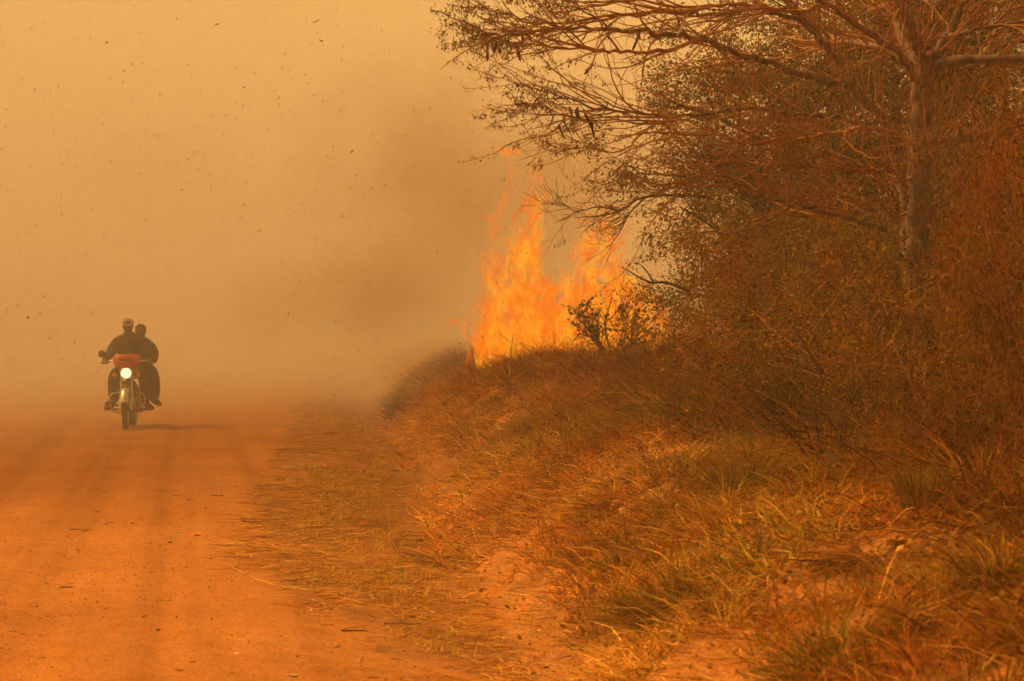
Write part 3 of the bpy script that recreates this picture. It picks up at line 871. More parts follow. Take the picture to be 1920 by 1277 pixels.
# ------------------------------------------------------------------ the bare spreading tree
def build_bare_tree():
    r = np.random.default_rng(777)
    Y0 = 20.0
    base = spot(1716, Y0)
    root = empty('bare_tree', base)
    tag(root, 'big nearly leafless spreading tree whose branches reach left over the fire', 'tree')
    B = np.array(base)

    def L(pts, r0, r1, n=None):
        """pts: (px, py, depth offset)"""
        c = np.array([at(px, py, Y0 + dy) for px, py, dy in pts])
        c = smooth_line(c, n or max(6, 4 * len(c)))
        c[1:-1] += r.standard_normal((len(c) - 2, 3)) * 0.012
        t = np.linspace(0, 1, len(c))
        k = 0.66 if r0 < 0.1 else 1.0
        return c, k * (r0 + (r1 - r0) * t)
    zb = 604 - (base[2] - 0.15 - CAMZ) * FPX / Y0
    trunk = L([(1714, zb, 0), (1716, 700, 0), (1718, 560, 0), (1720, 470, 0), (1723, 370, 0.02), (1727, 274, 0.04), (1729, 190, 0.04), (1736, 122, 0.05)], 0.118, 0.086, 30)
    trunk = (trunk[0], np.concatenate([[0.155, 0.13], trunk[1][2:]]))
    tm = tubes_mesh('trunk', [trunk], B)
    link('trunk', tm, M_BARK, root)
    limbs = [
        # forks of the crown
        L([(1736, 126, 0.05), (1722, 88, 0.0), (1706, 50, -0.1), (1688, 16, -0.15), (1660, -60, -0.3), (1600, -160, -0.6)], 0.085, 0.03),
        L([(1736, 126, 0.05), (1756, 100, 0.1), (1775, 70, 0.15), (1795, 30, 0.2), (1812, -10, 0.2), (1850, -110, 0.3), (1900, -190, 0.5)], 0.085, 0.03),
        L([(1775, 72, 0.15), (1800, 66, 0.0), (1821, 56, -0.1), (1860, 48, -0.2), (1925, 38, -0.4), (2040, 10, -0.6)], 0.04, 0.012),
        L([(1746, 150, 0.1), (1770, 140, 0.2), (1810, 125, 0.4), (1860, 118, 0.6), (1925, 110, 0.8), (2060, 80, 1.2)], 0.045, 0.012),
        L([(1736, 260, 0.05), (1760, 268, 0.3), (1790, 256, 0.5), (1850, 252, 0.8), (1930, 230, 1.1)], 0.04, 0.012),
        # the dark second stem leaning left
        L([(1706, 560, 0.1), (1702, 450, 0.25), (1694, 370, 0.35), (1676, 290, 0.45), (1653, 227, 0.5), (1590, 157, 0.6), (1551, 86, 0.7), (1504, 39, 0.8), (1474, 0, 0.9), (1430, -70, 1.0)], 0.085, 0.035, 40),
        # limb to the upper left
        L([(1728, 165, 0.0), (1696, 120, -0.1), (1665, 86, -0.2), (1594, 40, -0.4), (1555, 12, -0.5), (1470, -40, -0.7)], 0.055, 0.025),
        # long arching limbs to the left
        L([(1596, 160, 0.6), (1540, 150, 0.5), (1477, 129, 0.3), (1395, 106, 0.1), (1317, 76, -0.1), (1238, 66, -0.3), (1144, 56, -0.5), (1050, 56, -0.7), (960, 66, -0.8), (905, 56, -0.85), (806, 19, -0.9)], 0.055, 0.006, 48),
        L([(1317, 78, -0.1), (1260, 92, -0.2), (1190, 98, -0.2), (1130, 97, -0.3), (1085, 92, -0.3), (1020, 84, -0.4), (940, 82, -0.4), (862, 78, -0.5)], 0.028, 0.005, 36),
        L([(1504, 39, 0.8), (1420, 18, 0.6), (1330, 28, 0.4), (1240, 24, 0.2), (1130, 30, 0.0), (1020, 46, -0.2), (940, 24, -0.3), (842, 8, -0.4)], 0.035, 0.005, 40),
        L([(1555, 12, -0.5), (1470, 20, -0.7), (1390, 8, -0.9), (1290, 12, -1.1), (1180, 4, -1.3), (1080, 14, -1.4), (960, -4, -1.5)], 0.03, 0.005, 40),
        L([(1650, 243, 0.5), (1570, 222, 0.3), (1488, 215, 0.1), (1430, 205, 0.0), (1371, 204, -0.1), (1300, 218, -0.3), (1200, 214, -0.5), (1110, 200, -0.6), (1040, 176, -0.7), (962, 158, -0.8)], 0.038, 0.005, 44),
        L([(1371, 204, -0.1), (1290, 222, -0.1), (1180, 230, -0.1), (1080, 222, -0.2), (1020, 200, -0.2), (968, 194, -0.2)], 0.018, 0.004, 30),
        L([(1718, 270, 0.0), (1640, 240, -0.3), (1560, 250, -0.5), (1470, 265, -0.7), (1380, 262, -0.9), (1290, 252, -1.1), (1180, 278, -1.2), (1090, 280, -1.3), (1010, 262, -1.4)], 0.03, 0.004, 44),
        L([(1706, 455, 0.1), (1640, 425, -0.1), (1571, 403, -0.3), (1510, 388, -0.45), (1469, 380, -0.5), (1420, 362, -0.6), (1390, 345, -0.7), (1330, 330, -0.8), (1230, 345, -0.9), (1160, 330, -1.0)], 0.036, 0.005, 40),
        L([(1714, 330, 0.0), (1660, 345, -0.3), (1610, 322, -0.5), (1540, 314, -0.6), (1480, 305, -0.8), (1400, 318, -0.9), (1330, 330, -1.0), (1260, 352, -1.1), (1180, 360, -1.2)], 0.024, 0.004, 40),
        L([(1712, 300, 0.0), (1660, 316, -0.5), (1622, 324, -0.7), (1580, 350, -0.9), (1540, 362, -1.1), (1480, 366, -1.2)], 0.02, 0.004, 26),
        L([(1704, 400, 0.0), (1650, 395, -0.4), (1600, 378, -0.6), (1560, 372, -0.8)], 0.02, 0.005, 18),
        L([(1700, 354, -0.05), (1680, 324, -0.4), (1670, 302, -0.6)], 0.02, 0.006, 12),
        L([(1735, 470, 0.1), (1744, 400, 0.0), (1750, 330, -0.05), (1748, 280, -0.1), (1738, 240, -0.1)], 0.022, 0.012, 20),
        L([(1604, 318, -0.6), (1602, 290, -0.7), (1598, 272, -0.8)], 0.014, 0.008, 10),
        L([(1465, 365, -0.5), (1475, 330, -0.7), (1480, 305, -0.8), (1484, 242, -0.9)], 0.013, 0.006, 16),
        L([(1376, 290, -0.8), (1384, 255, -0.9), (1391, 228, -1.0)], 0.014, 0.006, 10),
    ]
    # hidden part of the crown: behind the trunk, to the right and above the frame
    for k in range(9):
        a = r.uniform(-0.6, 2.6)
        p = trunk[0][-2] if k % 2 else limbs[(k // 2) % 2][0][-5]
        limbs.append(limb(r, p, (math.cos(a), math.sin(a), r.uniform(0.25, 0.7)), r.uniform(1.6, 2.8), 0.05, 0.008, 14, 0.07, -0.012))
    for ln in limbs:
        link('branch', tubes_mesh('branch', [ln], B), M_BARK if ln[1][0] > 0.02 else M_TWIG, root)
    # side branches sweeping left, then twigs
    left = [l for l in limbs if l[1][0] <= 0.058]
    b2 = []
    for pts, rad in left:
        m = int(6 + 7 * np.linalg.norm(pts[-1] - pts[0]))
        for _ in range(m):
            t = r.uniform(0.12, 0.97) * (len(pts) - 1); i = min(int(t), len(pts) - 2)
            p = pts[i] + (pts[i + 1] - pts[i]) * (t - i)
            d0 = pts[i + 1] - pts[i]; d0 /= np.linalg.norm(d0) + 1e-9
            d = d0 + np.array([r.uniform(-0.35, 0.2), 0.7 * r.standard_normal(), r.uniform(-0.35, 0.45)])
            b2.append(limb(r, p, d, r.uniform(0.4, 1.6) * (0.07 + 0.93 * sstep(-0.9, 1.2, p[0])), min(0.010, rad[i] * 0.8), 0.0022, 11, 0.12, r.uniform(-0.04, 0.07)))
    b3 = []
    for pts, rad in b2:
        for _ in range(3):
            t = r.uniform(0.2, 0.95) * (len(pts) - 1); i = min(int(t), len(pts) - 2)
            d0 = pts[i + 1] - pts[i]; d0 /= np.linalg.norm(d0) + 1e-9
            d = d0 + np.array([0.35, 0.5, 0.35]) * r.standard_normal(3)
            b3.append(limb(r, pts[i], d, r.uniform(0.12, 0.4) * (0.2 + 0.8 * sstep(-0.8, 0.8, pts[i][0])), min(0.005, rad[i] * 0.8), 0.002, 6, 0.17, r.uniform(-0.03, 0.06)))
    tag(link('twigs', tubes_mesh('twigs', b2 + b3, B), M_TWIG, root), kind='stuff')
    # leftover feathery leaves on twig tips: rows of small hanging leaflets
    cen = []
    tips = [b for b in b2 + b3]
    pick = r.random(len(tips))
    nl = 0
    for (pts, rad), q in zip(tips, pick):
        xx = pts[-1][0]
        pr = 0.05 + 0.5 * sstep(1.4, -0.6, xx)
        if q < pr:
            m = r.integers(14, 40)
            t = r.uniform(0.6, 1.0, m) * (len(pts) - 1); i = np.minimum(t.astype(int), len(pts) - 2)
            c = pts[i] + (pts[i + 1] - pts[i]) * (t - i)[:, None]
            cen.append(c + r.standard_normal((m, 3)) * np.array([0.03, 0.03, 0.015]))
    # feathery ends of the long limbs
    for ln in limbs[7:15]:
        m = 260
        t = r.uniform(0.84, 1.0, m) * (len(ln[0]) - 1); i = np.minimum(t.astype(int), len(ln[0]) - 2)
        c = ln[0][i] + (ln[0][i + 1] - ln[0][i]) * (t - i)[:, None]
        cen.append(c + r.standard_normal((m, 3)) * 0.028)
    cen = np.concatenate(cen); N = len(cen)
    lf = leaf_mesh('foliage', cen, r.standard_normal((N, 3)), r.uniform(0.014, 0.036, N), 0.22,
                   pal(r, N, [(0.24, 0.12, 0.05), (0.13, 0.07, 0.03), (0.17, 0.14, 0.05), (0.36, 0.2, 0.09)], [2.4, 2, 1.6, 1]), B, r, 1.4)
    tag(link('foliage', lf, M_LEAF, root), kind='stuff')
    # dark hanging seed pods
    mb = MB()
    mb.loft([[np.array([0.004 * math.cos(a) * k, 0.011 * math.sin(a) * k, -z]) + np.array([0.006 * math.sin(z * 30), 0, 0]) for a in np.arange(6) * math.pi / 3]
             for z, k in ((0.0, 0.25), (0.012, 0.8), (0.04, 1.0), (0.07, 0.85), (0.09, 1.0), (0.12, 0.8), (0.135, 0.2))])
    p0 = mb.build('seed_pod', M_POD, root)
    spots = [(850, 76), (884, 52), (900, 54), (938, 78), (930, 84), (914, 88), (953, 70), (962, 92), (966, 86), (970, 92), (980, 70), (1144, 52), (1100, 66),
             (1012, 214), (1038, 222), (1056, 226), (1062, 222), (1068, 208), (1080, 212), (1083, 206), (1078, 228), (1096, 220), (1048, 240), (1051, 238),
             (1140, 196), (1156, 190), (1110, 234), (1112, 128), (1048, 16), (1200, 70), (1216, 62), (1270, 42), (1286, 38), (1160, 214), (1028, 176), (990, 64)]
    for k, (px, py) in enumerate(spots):
        o = p0 if k == 0 else p0.copy()
        if k: COL.objects.link(o); o.parent = root
        o.location = at(px, py - 8, Y0 - 0.45 + 0.4 * r.standard_normal()) - B
        sc_ = r.uniform(0.6, 1.35); o.scale = (1.2, 1.2, sc_)
        o.rotation_euler = (0.25 * r.standard_normal(), 0.3 + 0.28 * r.standard_normal(), r.uniform(0, 6.28))


build_bare_tree()

# dead drooping branch ends reaching out of the small leafed tree over the fire
r = np.random.default_rng(801)
dead = empty('dead_bough', at(1300, 420, 27.0))
tag(dead, 'bare drooping grey bough with curled twig ends hanging above the fire', 'branch')
Bd = np.array(dead.location)
main = [(smooth_line([at(1330, 370, 27), at(1260, 366, 26.8), at(1200, 372, 26.6), at(1165, 395, 26.5), at(1120, 405, 26.4), at(1075, 408, 26.3)], 20), np.linspace(0.02, 0.004, 20)),
        (smooth_line([at(1210, 370, 26.6), at(1180, 400, 26.7), at(1165, 430, 26.8), at(1150, 452, 26.9)], 14), np.linspace(0.012, 0.003, 14)),
        (smooth_line([at(1165, 395, 26.5), at(1120, 388, 26.2), at(1085, 396, 26.0), at(1052, 382, 25.9)], 14), np.linspace(0.01, 0.003, 14)),
        (smooth_line([at(1290, 545, 27), at(1250, 530, 26.8), at(1215, 528, 26.6), at(1165, 500, 26.5)], 12), np.linspace(0.022, 0.006, 12)),
        (smooth_line([at(1225, 528, 26.6), at(1212, 508, 26.6), at(1196, 492, 26.6)], 8), np.linspace(0.012, 0.004, 8))]
for ln in main: link('branch', tubes_mesh('branch', [ln], Bd), M_DTWIG, dead)
tw = sprout(r, main[:3], 16, 0.1, (0.15, 0.5), (0.3, 0.9), 0.006, 0.12, 0.05, 7, bias=(-0.5, 0, -0.2), r1=0.003)
tw2 = sprout(r, tw, 2, 0.2, (0.1, 0.25), (0.3, 0.9), 0.004, 0.14, 0.03, 5, r1=0.003)
tag(link('twigs', tubes_mesh('twigs', tw + tw2, Bd), M_DTWIG, dead), kind='stuff')

# the scorched bush standing in front of the flames
r = np.random.default_rng(811)
bb = spot(1150, 38.5)
stems = [limb(r, (0.12 * r.standard_normal(), 0.12 * r.standard_normal(), -0.05), (math.cos(a) * 0.6, math.sin(a) * 0.4, 1), r.uniform(0.7, 1.15), 0.02, 0.008, 6, 0.13, 0.0) for a in r.uniform(0, 6.28, 11)]
br = sprout(r, stems, 6, 0.2, (0.2, 0.5), (0.4, 1.0), 0.01, 0.16, 0.02, 5, r1=0.006)
tw = sprout(r, br, 3, 0.2, (0.1, 0.25), (0.4, 1.0), 0.007, 0.2, 0.0, 4, r1=0.006)
c = leaves_on(r, br[::2] + tw[::3], 3, 0.03, 0.5)
burnt = plant('scorched_bush', stems, [], br + tw, leaf_mesh('foliage', c, r.standard_normal((len(c), 3)), r.uniform(0.03, 0.12, len(c)), 0.26, pal(r, len(c), [(0.05, 0.03, 0.02), (0.1, 0.05, 0.025)], [1, 1]), rng=r), bb, (M_DTWIG, M_DTWIG))
tag(burnt, 'dark scorched bush standing against the flames on the ridge', 'bush')

# tall single dry stalk on the ridge
r = np.random.default_rng(812)
sp_ = spot(955, 33.0)
st = empty('dry_stalk', sp_); tag(st, 'tall thin pale dry stalk standing alone left of the ridge grass', 'stalk')
link('stem', tubes_mesh('stem', [limb(r, (0, 0, -0.03), (0.02, 0, 1), 0.75, 0.011, 0.006, 8, 0.02, 0)]), mat_plain('dry_stalk_pale', (0.5, 0.32, 0.12), 0.8), st)
link('side_twigs', tubes_mesh('side_twigs', [limb(r, (0, 0, z), (d, 0.2, 0.5), 0.2, 0.005, 0.003, 4, 0.05, 0) for z, d in ((0.35, -0.8), (0.5, 0.9), (0.62, -0.6))]), M_TWIG, st)


# ------------------------------------------------------------------ fire
def mat_flame(name, col, dens):
    """sooty burning gas: glows and, where deep enough, hides what is behind it"""
    m, n, l = new_mat(name)
    o = n.new('ShaderNodeOutputMaterial'); e = n.new('ShaderNodeEmission'); ab = n.new('ShaderNodeVolumeAbsorption')
    e.inputs[0].default_value = tuple(col) + (1,); e.inputs[1].default_value = dens
    ab.inputs[0].default_value = (0, 0, 0, 1); ab.inputs[1].default_value = dens
    s = n.new('ShaderNodeAddShader'); l.new(e.outputs[0], s.inputs[0]); l.new(ab.outputs[0], s.inputs[1])
    l.new(s.outputs[0], o.inputs['Volume'])
    t = n.new('ShaderNodeBsdfTransparent'); c = n.new('ShaderNodeRGB'); c.outputs[0].default_value = (1, 1, 1, 1)
    l.new(c.outputs[0], t.inputs[0]); l.new(t.outputs[0], o.inputs['Surface'])
    return m


def flame_body(name, prof, yc, seed, mat, parent=None, thick=0.16, res=0.022, zfloor=-0.35, a=0.95, b=1.15, c0=0.5, lean=0.0, gap=None, fx=3.4, fz=1.25):
    """a burning sheet of gas: a closed body whose thickness follows licking tongues
    prof: [(px, py top)], base on the ground; F > 0 is flame"""
    px = np.array([p[0] for p in prof], float); py = np.array([p[1] for p in prof], float)
    px = np.concatenate([[px[0] - 28], px, [px[-1] + 28]]); py = np.concatenate([[790], py, [790]])
    X = (px - 960) / FPX * yc; T = CAMZ - (py - 604) / FPX * yc
    xs = np.arange(X.min() - 0.3, X.max() + 0.3, res)
    zg = float(np.mean([H(x, yc) for x in X])) + zfloor
    zs = np.arange(zg, T.max() + 0.6, res)
    XX, ZZ = np.meshgrid(xs, zs)
    warp = (fbm(XX * 1.1, ZZ * 0.8, seed, 3) - 0.5) * 0.7 + lean * (ZZ - zg)
    w2 = (fbm(XX * 4.0, ZZ * 3.0, seed + 50, 3) - 0.5) * 0.22
    xw = XX + warp * np.clip((ZZ - zg) / 1.2, 0, 1) + w2
    top = np.interp(xw, X, T, left=zg, right=zg)
    t = (ZZ - zg) / np.maximum(top - zg, 0.12)
    n1 = fbm(xw * fx, ZZ * fz, seed + 7, 4); n2 = fbm(xw * fx * 2.7, ZZ * fz * 2.4, seed + 9, 3)
    ridge = 1 - np.abs(2 * n1 - 1) * 1.9; rid2 = 1 - np.abs(2 * n2 - 1) * 1.9
    F = a * (1 - t) + b * (0.5 * ridge + 0.5 * rid2 - 0.60) * (0.35 + 0.65 * np.clip(t * 1.6, 0, 1)) + 0.3 * (rid2 - 0.5) - 0.06
    F = F * sstep(1.35, 0.95, t)
    if gap is not None:
        gx_, gz_, rx_, rz_ = gap
        F = F - 0.7 * np.exp(-((XX - gx_) / rx_) ** 2 - ((ZZ - gz_) / rz_) ** 2)
    F = F - 1.6 * sstep(0.45, 0.15, top - zg)
    F[0, :] = -1; F[-1, :] = -1; F[:, 0] = -1; F[:, -1] = -1
    inside = F > 0.02
    th = thick * np.clip(F, 0, 1.2) ** 0.75 * (0.45 + 1.1 * np.clip(rid2, 0, 1))
    th = np.where(inside, np.maximum(th, 0.0), 0)
    yy = yc + 0.35 * (fbm(XX * 0.8, ZZ * 0.5, seed + 13, 2) - 0.5)
    cell = inside[:-1, :-1] | inside[1:, :-1] | inside[:-1, 1:] | inside[1:, 1:]
    ny_, nx_ = F.shape
    used = np.zeros_like(inside); used[:-1, :-1] |= cell; used[1:, :-1] |= cell; used[:-1, 1:] |= cell; used[1:, 1:] |= cell
    mid = used & (th > 0)
    rim = used & ~mid
    fi = -np.ones(F.shape, int); bi = fi.copy()
    nm = mid.sum(); nr = rim.sum()
    fi[mid] = np.arange(nm); bi[mid] = nm + np.arange(nm)
    fi[rim] = 2 * nm + np.arange(nr); bi[rim] = fi[rim]
    P = np.stack([XX, yy, ZZ], -1)
    vf = P[mid].copy(); vb = P[mid].copy(); vf[:, 1] -= th[mid]; vb[:, 1] += th[mid]
    v = np.concatenate([vf, vb, P[rim]])
    j, i = np.nonzero(cell)
    qf = np.stack([fi[j, i], fi[j, i + 1], fi[j + 1, i + 1], fi[j + 1, i]], -1)
    qb = np.stack([bi[j, i], bi[j + 1, i], bi[j + 1, i + 1], bi[j, i + 1]], -1)
    org = np.array([X.mean(), yc, zg])
    me = mesh_np(name, v - org, [np.concatenate([qf, qb])], smooth=True)
    if parent is None:
        return link(name, me, mat, None, org)
    return link(name, me, mat, parent, org - np.array(parent.location))


M_FLAME = mat_flame('flame_gas', (0.98, 0.215, 0.004), 6.0)
M_FLAME2 = mat_flame('flame_gas_red', (0.90, 0.17, 0.008), 4.0)
fx0, fy0, fz0 = spot(1040, 42.0)
fire = empty('bush_fire', (fx0, fy0, fz0))
tag(fire, 'tall orange bush fire burning behind the grassy ridge', 'fire')
gapc = (at(1045, 475, 42.0)[0], at(1045, 475, 42.0)[2], 0.26, 0.6)
P1 = [(888, 656), (898, 600), (912, 545), (935, 505), (955, 490), (972, 470), (986, 420), (1000, 340), (1012, 415), (1025, 500), (1045, 565), (1080, 590), (1115, 620), (1135, 656)]
P2 = [(999, 646), (1034, 560), (1060, 505), (1085, 455), (1115, 440), (1145, 455), (1170, 510), (1200, 560), (1229, 565), (1254, 604), (1272, 656)]
P3 = [(888, 656), (915, 590), (944, 560), (994, 545), (1054, 540), (1114, 525), (1164, 530), (1214, 560), (1249, 590), (1269, 650)]
P4 = [(878, 656), (888, 590), (897, 540), (905, 480), (925, 400), (945, 360), (965, 420), (985, 390), (1002, 330), (1020, 430), (1045, 520), (1080, 450), (1120, 430), (1165, 450), (1195, 540), (1235, 580), (1262, 640)]
flame_body('flame', P1, 42.0, 911, M_FLAME, fire, 0.14, a=0.66, gap=gapc)
flame_body('flame', P2, 42.6, 922, M_FLAME, fire, 0.13, a=0.7, gap=gapc)
flame_body('flame', P3, 41.3, 933, M_FLAME, fire, 0.17, a=1.1)
flame_body('flame', P4, 43.2, 944, M_FLAME2, fire, 0.09, a=0.62, b=1.35, gap=gapc)
M_FLAME3 = mat_flame('flame_gas_deep', (0.80, 0.125, 0.004), 5.0)
M_FLAME4 = mat_flame('flame_gas_bright', (1.0, 0.37, 0.015), 9.0)
P5 = [(895, 656), (910, 545), (945, 500), (985, 430), (1002, 370), (1020, 480), (1050, 560), (1090, 460), (1150, 455), (1195, 545), (1240, 590), (1262, 650)]
flame_body('flame', P5, 40.9, 966, M_FLAME3, fire, 0.10, a=0.34, b=1.6, fx=4.2, fz=1.3, gap=gapc)
flame_body('flame', P5, 40.6, 977, M_FLAME4, fire, 0.06, a=0.46, b=1.7, fx=5.0, fz=1.5, gap=gapc)
flame_body('flame', P5, 40.3, 988, M_FLAME3, fire, 0.07, a=0.22, b=1.7, fx=3.8, fz=2.0, gap=gapc)

# a scrap of flame torn loose above the fire
def loose_flame(name, px, py, Y, w, h, label, seed, grp=None, mat=None):
    r = np.random.default_rng(seed)
    res = w / 60
    xs = np.arange(-w, w, res); zs = np.arange(-h, h, res)
    XX, ZZ = np.meshgrid(xs, zs)
    F = 0.55 - (XX / w * 1.15) ** 2 - ((ZZ + 0.25 * h * XX / w) / h * 1.6) ** 2 + 2.3 * (fbm(XX * 3.0 / w + 9, ZZ * 1.3 / h, seed, 4) - 0.5)
    F[0, :] = F[-1, :] = -1; F[:, 0] = F[:, -1] = -1
    th = 0.5 * h * np.clip(F, 0, 1) ** 0.8; ins = F > 0
    cell = ins[:-1, :-1] | ins[1:, :-1] | ins[:-1, 1:] | ins[1:, 1:]
    n = XX.size; ids = np.arange(n).reshape(XX.shape)
    v = np.concatenate([np.stack([XX, -th, ZZ], -1).reshape(-1, 3), np.stack([XX, th, ZZ], -1).reshape(-1, 3)])
    bid = np.where(th > 0, ids + n, ids)
    j, i = np.nonzero(cell)
    q = np.concatenate([np.stack([ids[j, i], ids[j, i + 1], ids[j + 1, i + 1], ids[j + 1, i]], -1), np.stack([bid[j, i], bid[j + 1, i], bid[j + 1, i + 1], bid[j, i + 1]], -1)])
    u, inv = np.unique(q, return_inverse=True)
    o = link(name, mesh_np(name, v[u], [inv.reshape(-1, 4)], smooth=True), mat or M_FLAME2, None, at(px, py, Y))
    return tag(o, label, 'flame', grp)


loose_flame('flame', 946, 284, 42.0, 0.42, 0.17, 'small detached wisp of flame floating above the fire', 961, mat=M_FLAME)
loose_flame('flame', 852, 603, 42.0, 0.30, 0.16, 'thin wisp of flame leaning out from the left side of the fire', 964)
loose_flame('flame', 795, 724, 46.0, 0.09, 0.06, 'tiny flame on the burnt bank tip left of the fire', 962, mat=M_FLAME)
loose_flame('flame', 735, 752, 46.0, 0.08, 0.05, 'tiniest flame at the foot of the burnt bank beside the ditch', 963, mat=M_FLAME)


# ------------------------------------------------------------------ motorcycle and riders
M_CHROME = mat_plain('chrome', (0.62, 0.60, 0.55), 0.28, 1.0, 0.08)
M_RUBBER = mat_plain('tyre_rubber', (0.045, 0.035, 0.03), 0.85, 0, 0.3, 30)
M_BLACK = mat_plain('black_plastic', (0.025, 0.022, 0.02), 0.5, 0, 0.2)
M_ENGINE = mat_plain('engine_alloy', (0.20, 0.18, 0.16), 0.5, 0.6, 0.25)
M_RED = mat_plain('red_paint', (0.50, 0.03, 0.025), 0.5, 0, 0.12, 6)
M_SEAT = mat_plain('seat_vinyl', (0.03, 0.025, 0.022), 0.6)
M_AMBER = mat_plain('amber_lens', (0.75, 0.22, 0.02), 0.25, 0, 0.08)
M_PLATE = mat_plain('yellow_plate', (0.55, 0.40, 0.08), 0.45)
M_GLASS = mat_plain('mirror_glass', (0.35, 0.33, 0.3), 0.08, 1.0, 0.03)
m, n_, l_ = new_mat('headlight_beam')
o_ = n_.new('ShaderNodeOutputMaterial'); e_ = n_.new('ShaderNodeEmission')
e_.inputs[0].default_value = (1.0, 0.84, 0.48, 1); e_.inputs[1].default_value = 1.25
l_.new(e_.outputs[0], o_.inputs[0]); M_BEAM = m


def build_motorcycle():
    bx, by = at(230, 800, 36.4)[:2]
    root = empty('motorcycle', (bx, by + 0.66, H(bx, by + 0.66)), math.radians(4.0))
    tag(root, 'red motorcycle with lit round headlight coming down the dirt road', 'motorcycle')
    # forward is -Y, front axle at y -0.64, rear axle at y 0.62

    def wheel(name, y, R, w):
        wt = empty(name, (0, y, R)); wt.parent = root
        t = MB()
        prof = [(R - 0.085, -w * 0.36), (R - 0.05, -w * 0.5), (R - 0.018, -w * 0.42), (R - 0.004, -w * 0.22), (R, 0), (R - 0.004, w * 0.22), (R - 0.018, w * 0.42), (R - 0.05, w * 0.5), (R - 0.085, w * 0.36)]
        t.lathe(prof, 'x', n=40, close=True); t.build('tyre', M_RUBBER, wt)
        rm = MB(); rm.lathe([(R - 0.1, -w * 0.34), (R - 0.075, -w * 0.4), (R - 0.075, w * 0.4), (R - 0.1, w * 0.34)], 'x', n=36, close=True)
        rm.build('rim', M_CHROME, wt)
        h = MB(); h.lathe([(0.0, -0.07), (0.02, -0.07), (0.022, -0.03), (0.06, -0.028), (0.06, 0.028), (0.022, 0.03), (0.02, 0.07), (0.0, 0.07)], 'x', n=16)
        h.build('hub', M_ENGINE, wt)
        s = MB()
        for k in range(18):
            a = k * 2 * math.pi / 18; sx = 0.025 if k % 2 else -0.025
            s.tube([(sx, 0.05 * math.cos(a), 0.05 * math.sin(a)), (0, (R - 0.09) * math.cos(a + 0.2), (R - 0.09) * math.sin(a + 0.2))], 0.003, 4)
        s.build('spokes', M_CHROME, wt)
        return wt
    wheel('front_wheel', -0.64, 0.305, 0.085)
    wheel('rear_wheel', 0.62, 0.30, 0.10)
    # front fork
    for sx in (-1, 1):
        f = MB(); f.tube([(sx * 0.078, -0.655, 0.29), (sx * 0.078, -0.60, 0.46), (sx * 0.078, -0.56, 0.58)], [0.026, 0.026, 0.024], 10)
        fk = f.build('fork_leg', M_CHROME, root)
        g = MB(); g.tube([(sx * 0.078, -0.56, 0.575), (sx * 0.078, -0.44, 0.92)], [0.018, 0.018], 10); g.build('fork_tube', M_CHROME, root)
    c = MB(); c.box((0, -0.475, 0.70), (0.27, 0.09, 0.055), 0.015); c.box((0, -0.445, 0.93), (0.22, 0.07, 0.03), 0.01); c.build('fork_clamp', M_BLACK, root)
    # front mudguard
    fd = MB(); rings = []
    for a in np.linspace(math.radians(20), math.radians(165), 12):
        y = -0.64 + 0.335 * -math.cos(a) * -1; z = 0.305 + 0.335 * math.sin(a)
        y = -0.64 - 0.335 * math.cos(a)
        dy, dz = -math.cos(a), math.sin(a)
        rings.append([np.array((x, y + dy * o, z + dz * o)) for x, o in ((-0.06, -0.03), (-0.045, 0.0), (0, 0.015), (0.045, 0.0), (0.06, -0.03), (0.045, -0.006), (0, 0.009), (-0.045, -0.006))])
    fd.loft(rings); fd.build('mudguard', M_CHROME, root)
    # headlight
    hl = MB(); hl.lathe([(0.0, 0.13), (0.05, 0.125), (0.08, 0.08), (0.09, 0.02), (0.093, -0.01), (0.086, -0.022), (0.078, -0.012)], 'y', (0, -0.60, 0.85), 28)
    hd = hl.build('headlight', M_CHROME, root)
    ln = MB(); ln.lathe([(0.0, -0.03), (0.04, -0.027), (0.066, -0.02), (0.079, -0.011)], 'y', (0, -0.60, 0.85), 28); ln.build('lens', M_BEAM, hd)
    # red cowl with a swept top edge over the headlight
    cw = MB(); rings = []
    for z, w, y, d in ((0.93, 0.10, -0.60, 0.05), (0.955, 0.175, -0.585, 0.06), (1.06, 0.215, -0.545, 0.06), (1.12, 0.19, -0.505, 0.05), (1.135, 0.15, -0.485, 0.04)):
        rings.append([(-w, y + d, z), (-w * 0.8, y - 0.01, z), (-w * 0.4, y - 0.045, z), (w * 0.4, y - 0.045, z), (w * 0.8, y - 0.01, z), (w, y + d, z), (w * 0.7, y + d + 0.02, z), (-w * 0.7, y + d + 0.02, z)])
    cw.loft(rings); cowl = cw.build('cowl', M_RED, root, smooth=False)
    vb = MB(); vb.box((0, -0.598, 1.055), (0.20, 0.012, 0.03), 0.004); vb.build('cowl_vent', M_BLACK, cowl)
    # indicators
    for sx in (-1, 1):
        i = MB(); i.tube([(sx * 0.08, -0.55, 0.82), (sx * 0.15, -0.56, 0.82)], 0.010, 8)
        ar = i.build('indicator', M_BLACK, root)
        j = MB(); j.lathe([(0.0, -0.03), (0.022, -0.026), (0.034, -0.01), (0.034, 0.012), (0.02, 0.03), (0, 0.032)], 'y', (sx * 0.178, -0.57, 0.82), 14); j.build('lens', M_AMBER, ar)
    # handlebar, grips, levers, mirrors
    hb_ = MB(); hb_.tube(smooth_line([(-0.40, -0.27, 1.0), (-0.30, -0.33, 1.03), (-0.16, -0.42, 1.02), (0, -0.44, 0.965), (0.16, -0.42, 1.02), (0.30, -0.33, 1.03), (0.40, -0.27, 1.0)], 24), 0.012, 8)
    hbo = hb_.build('handlebar', M_CHROME, root)
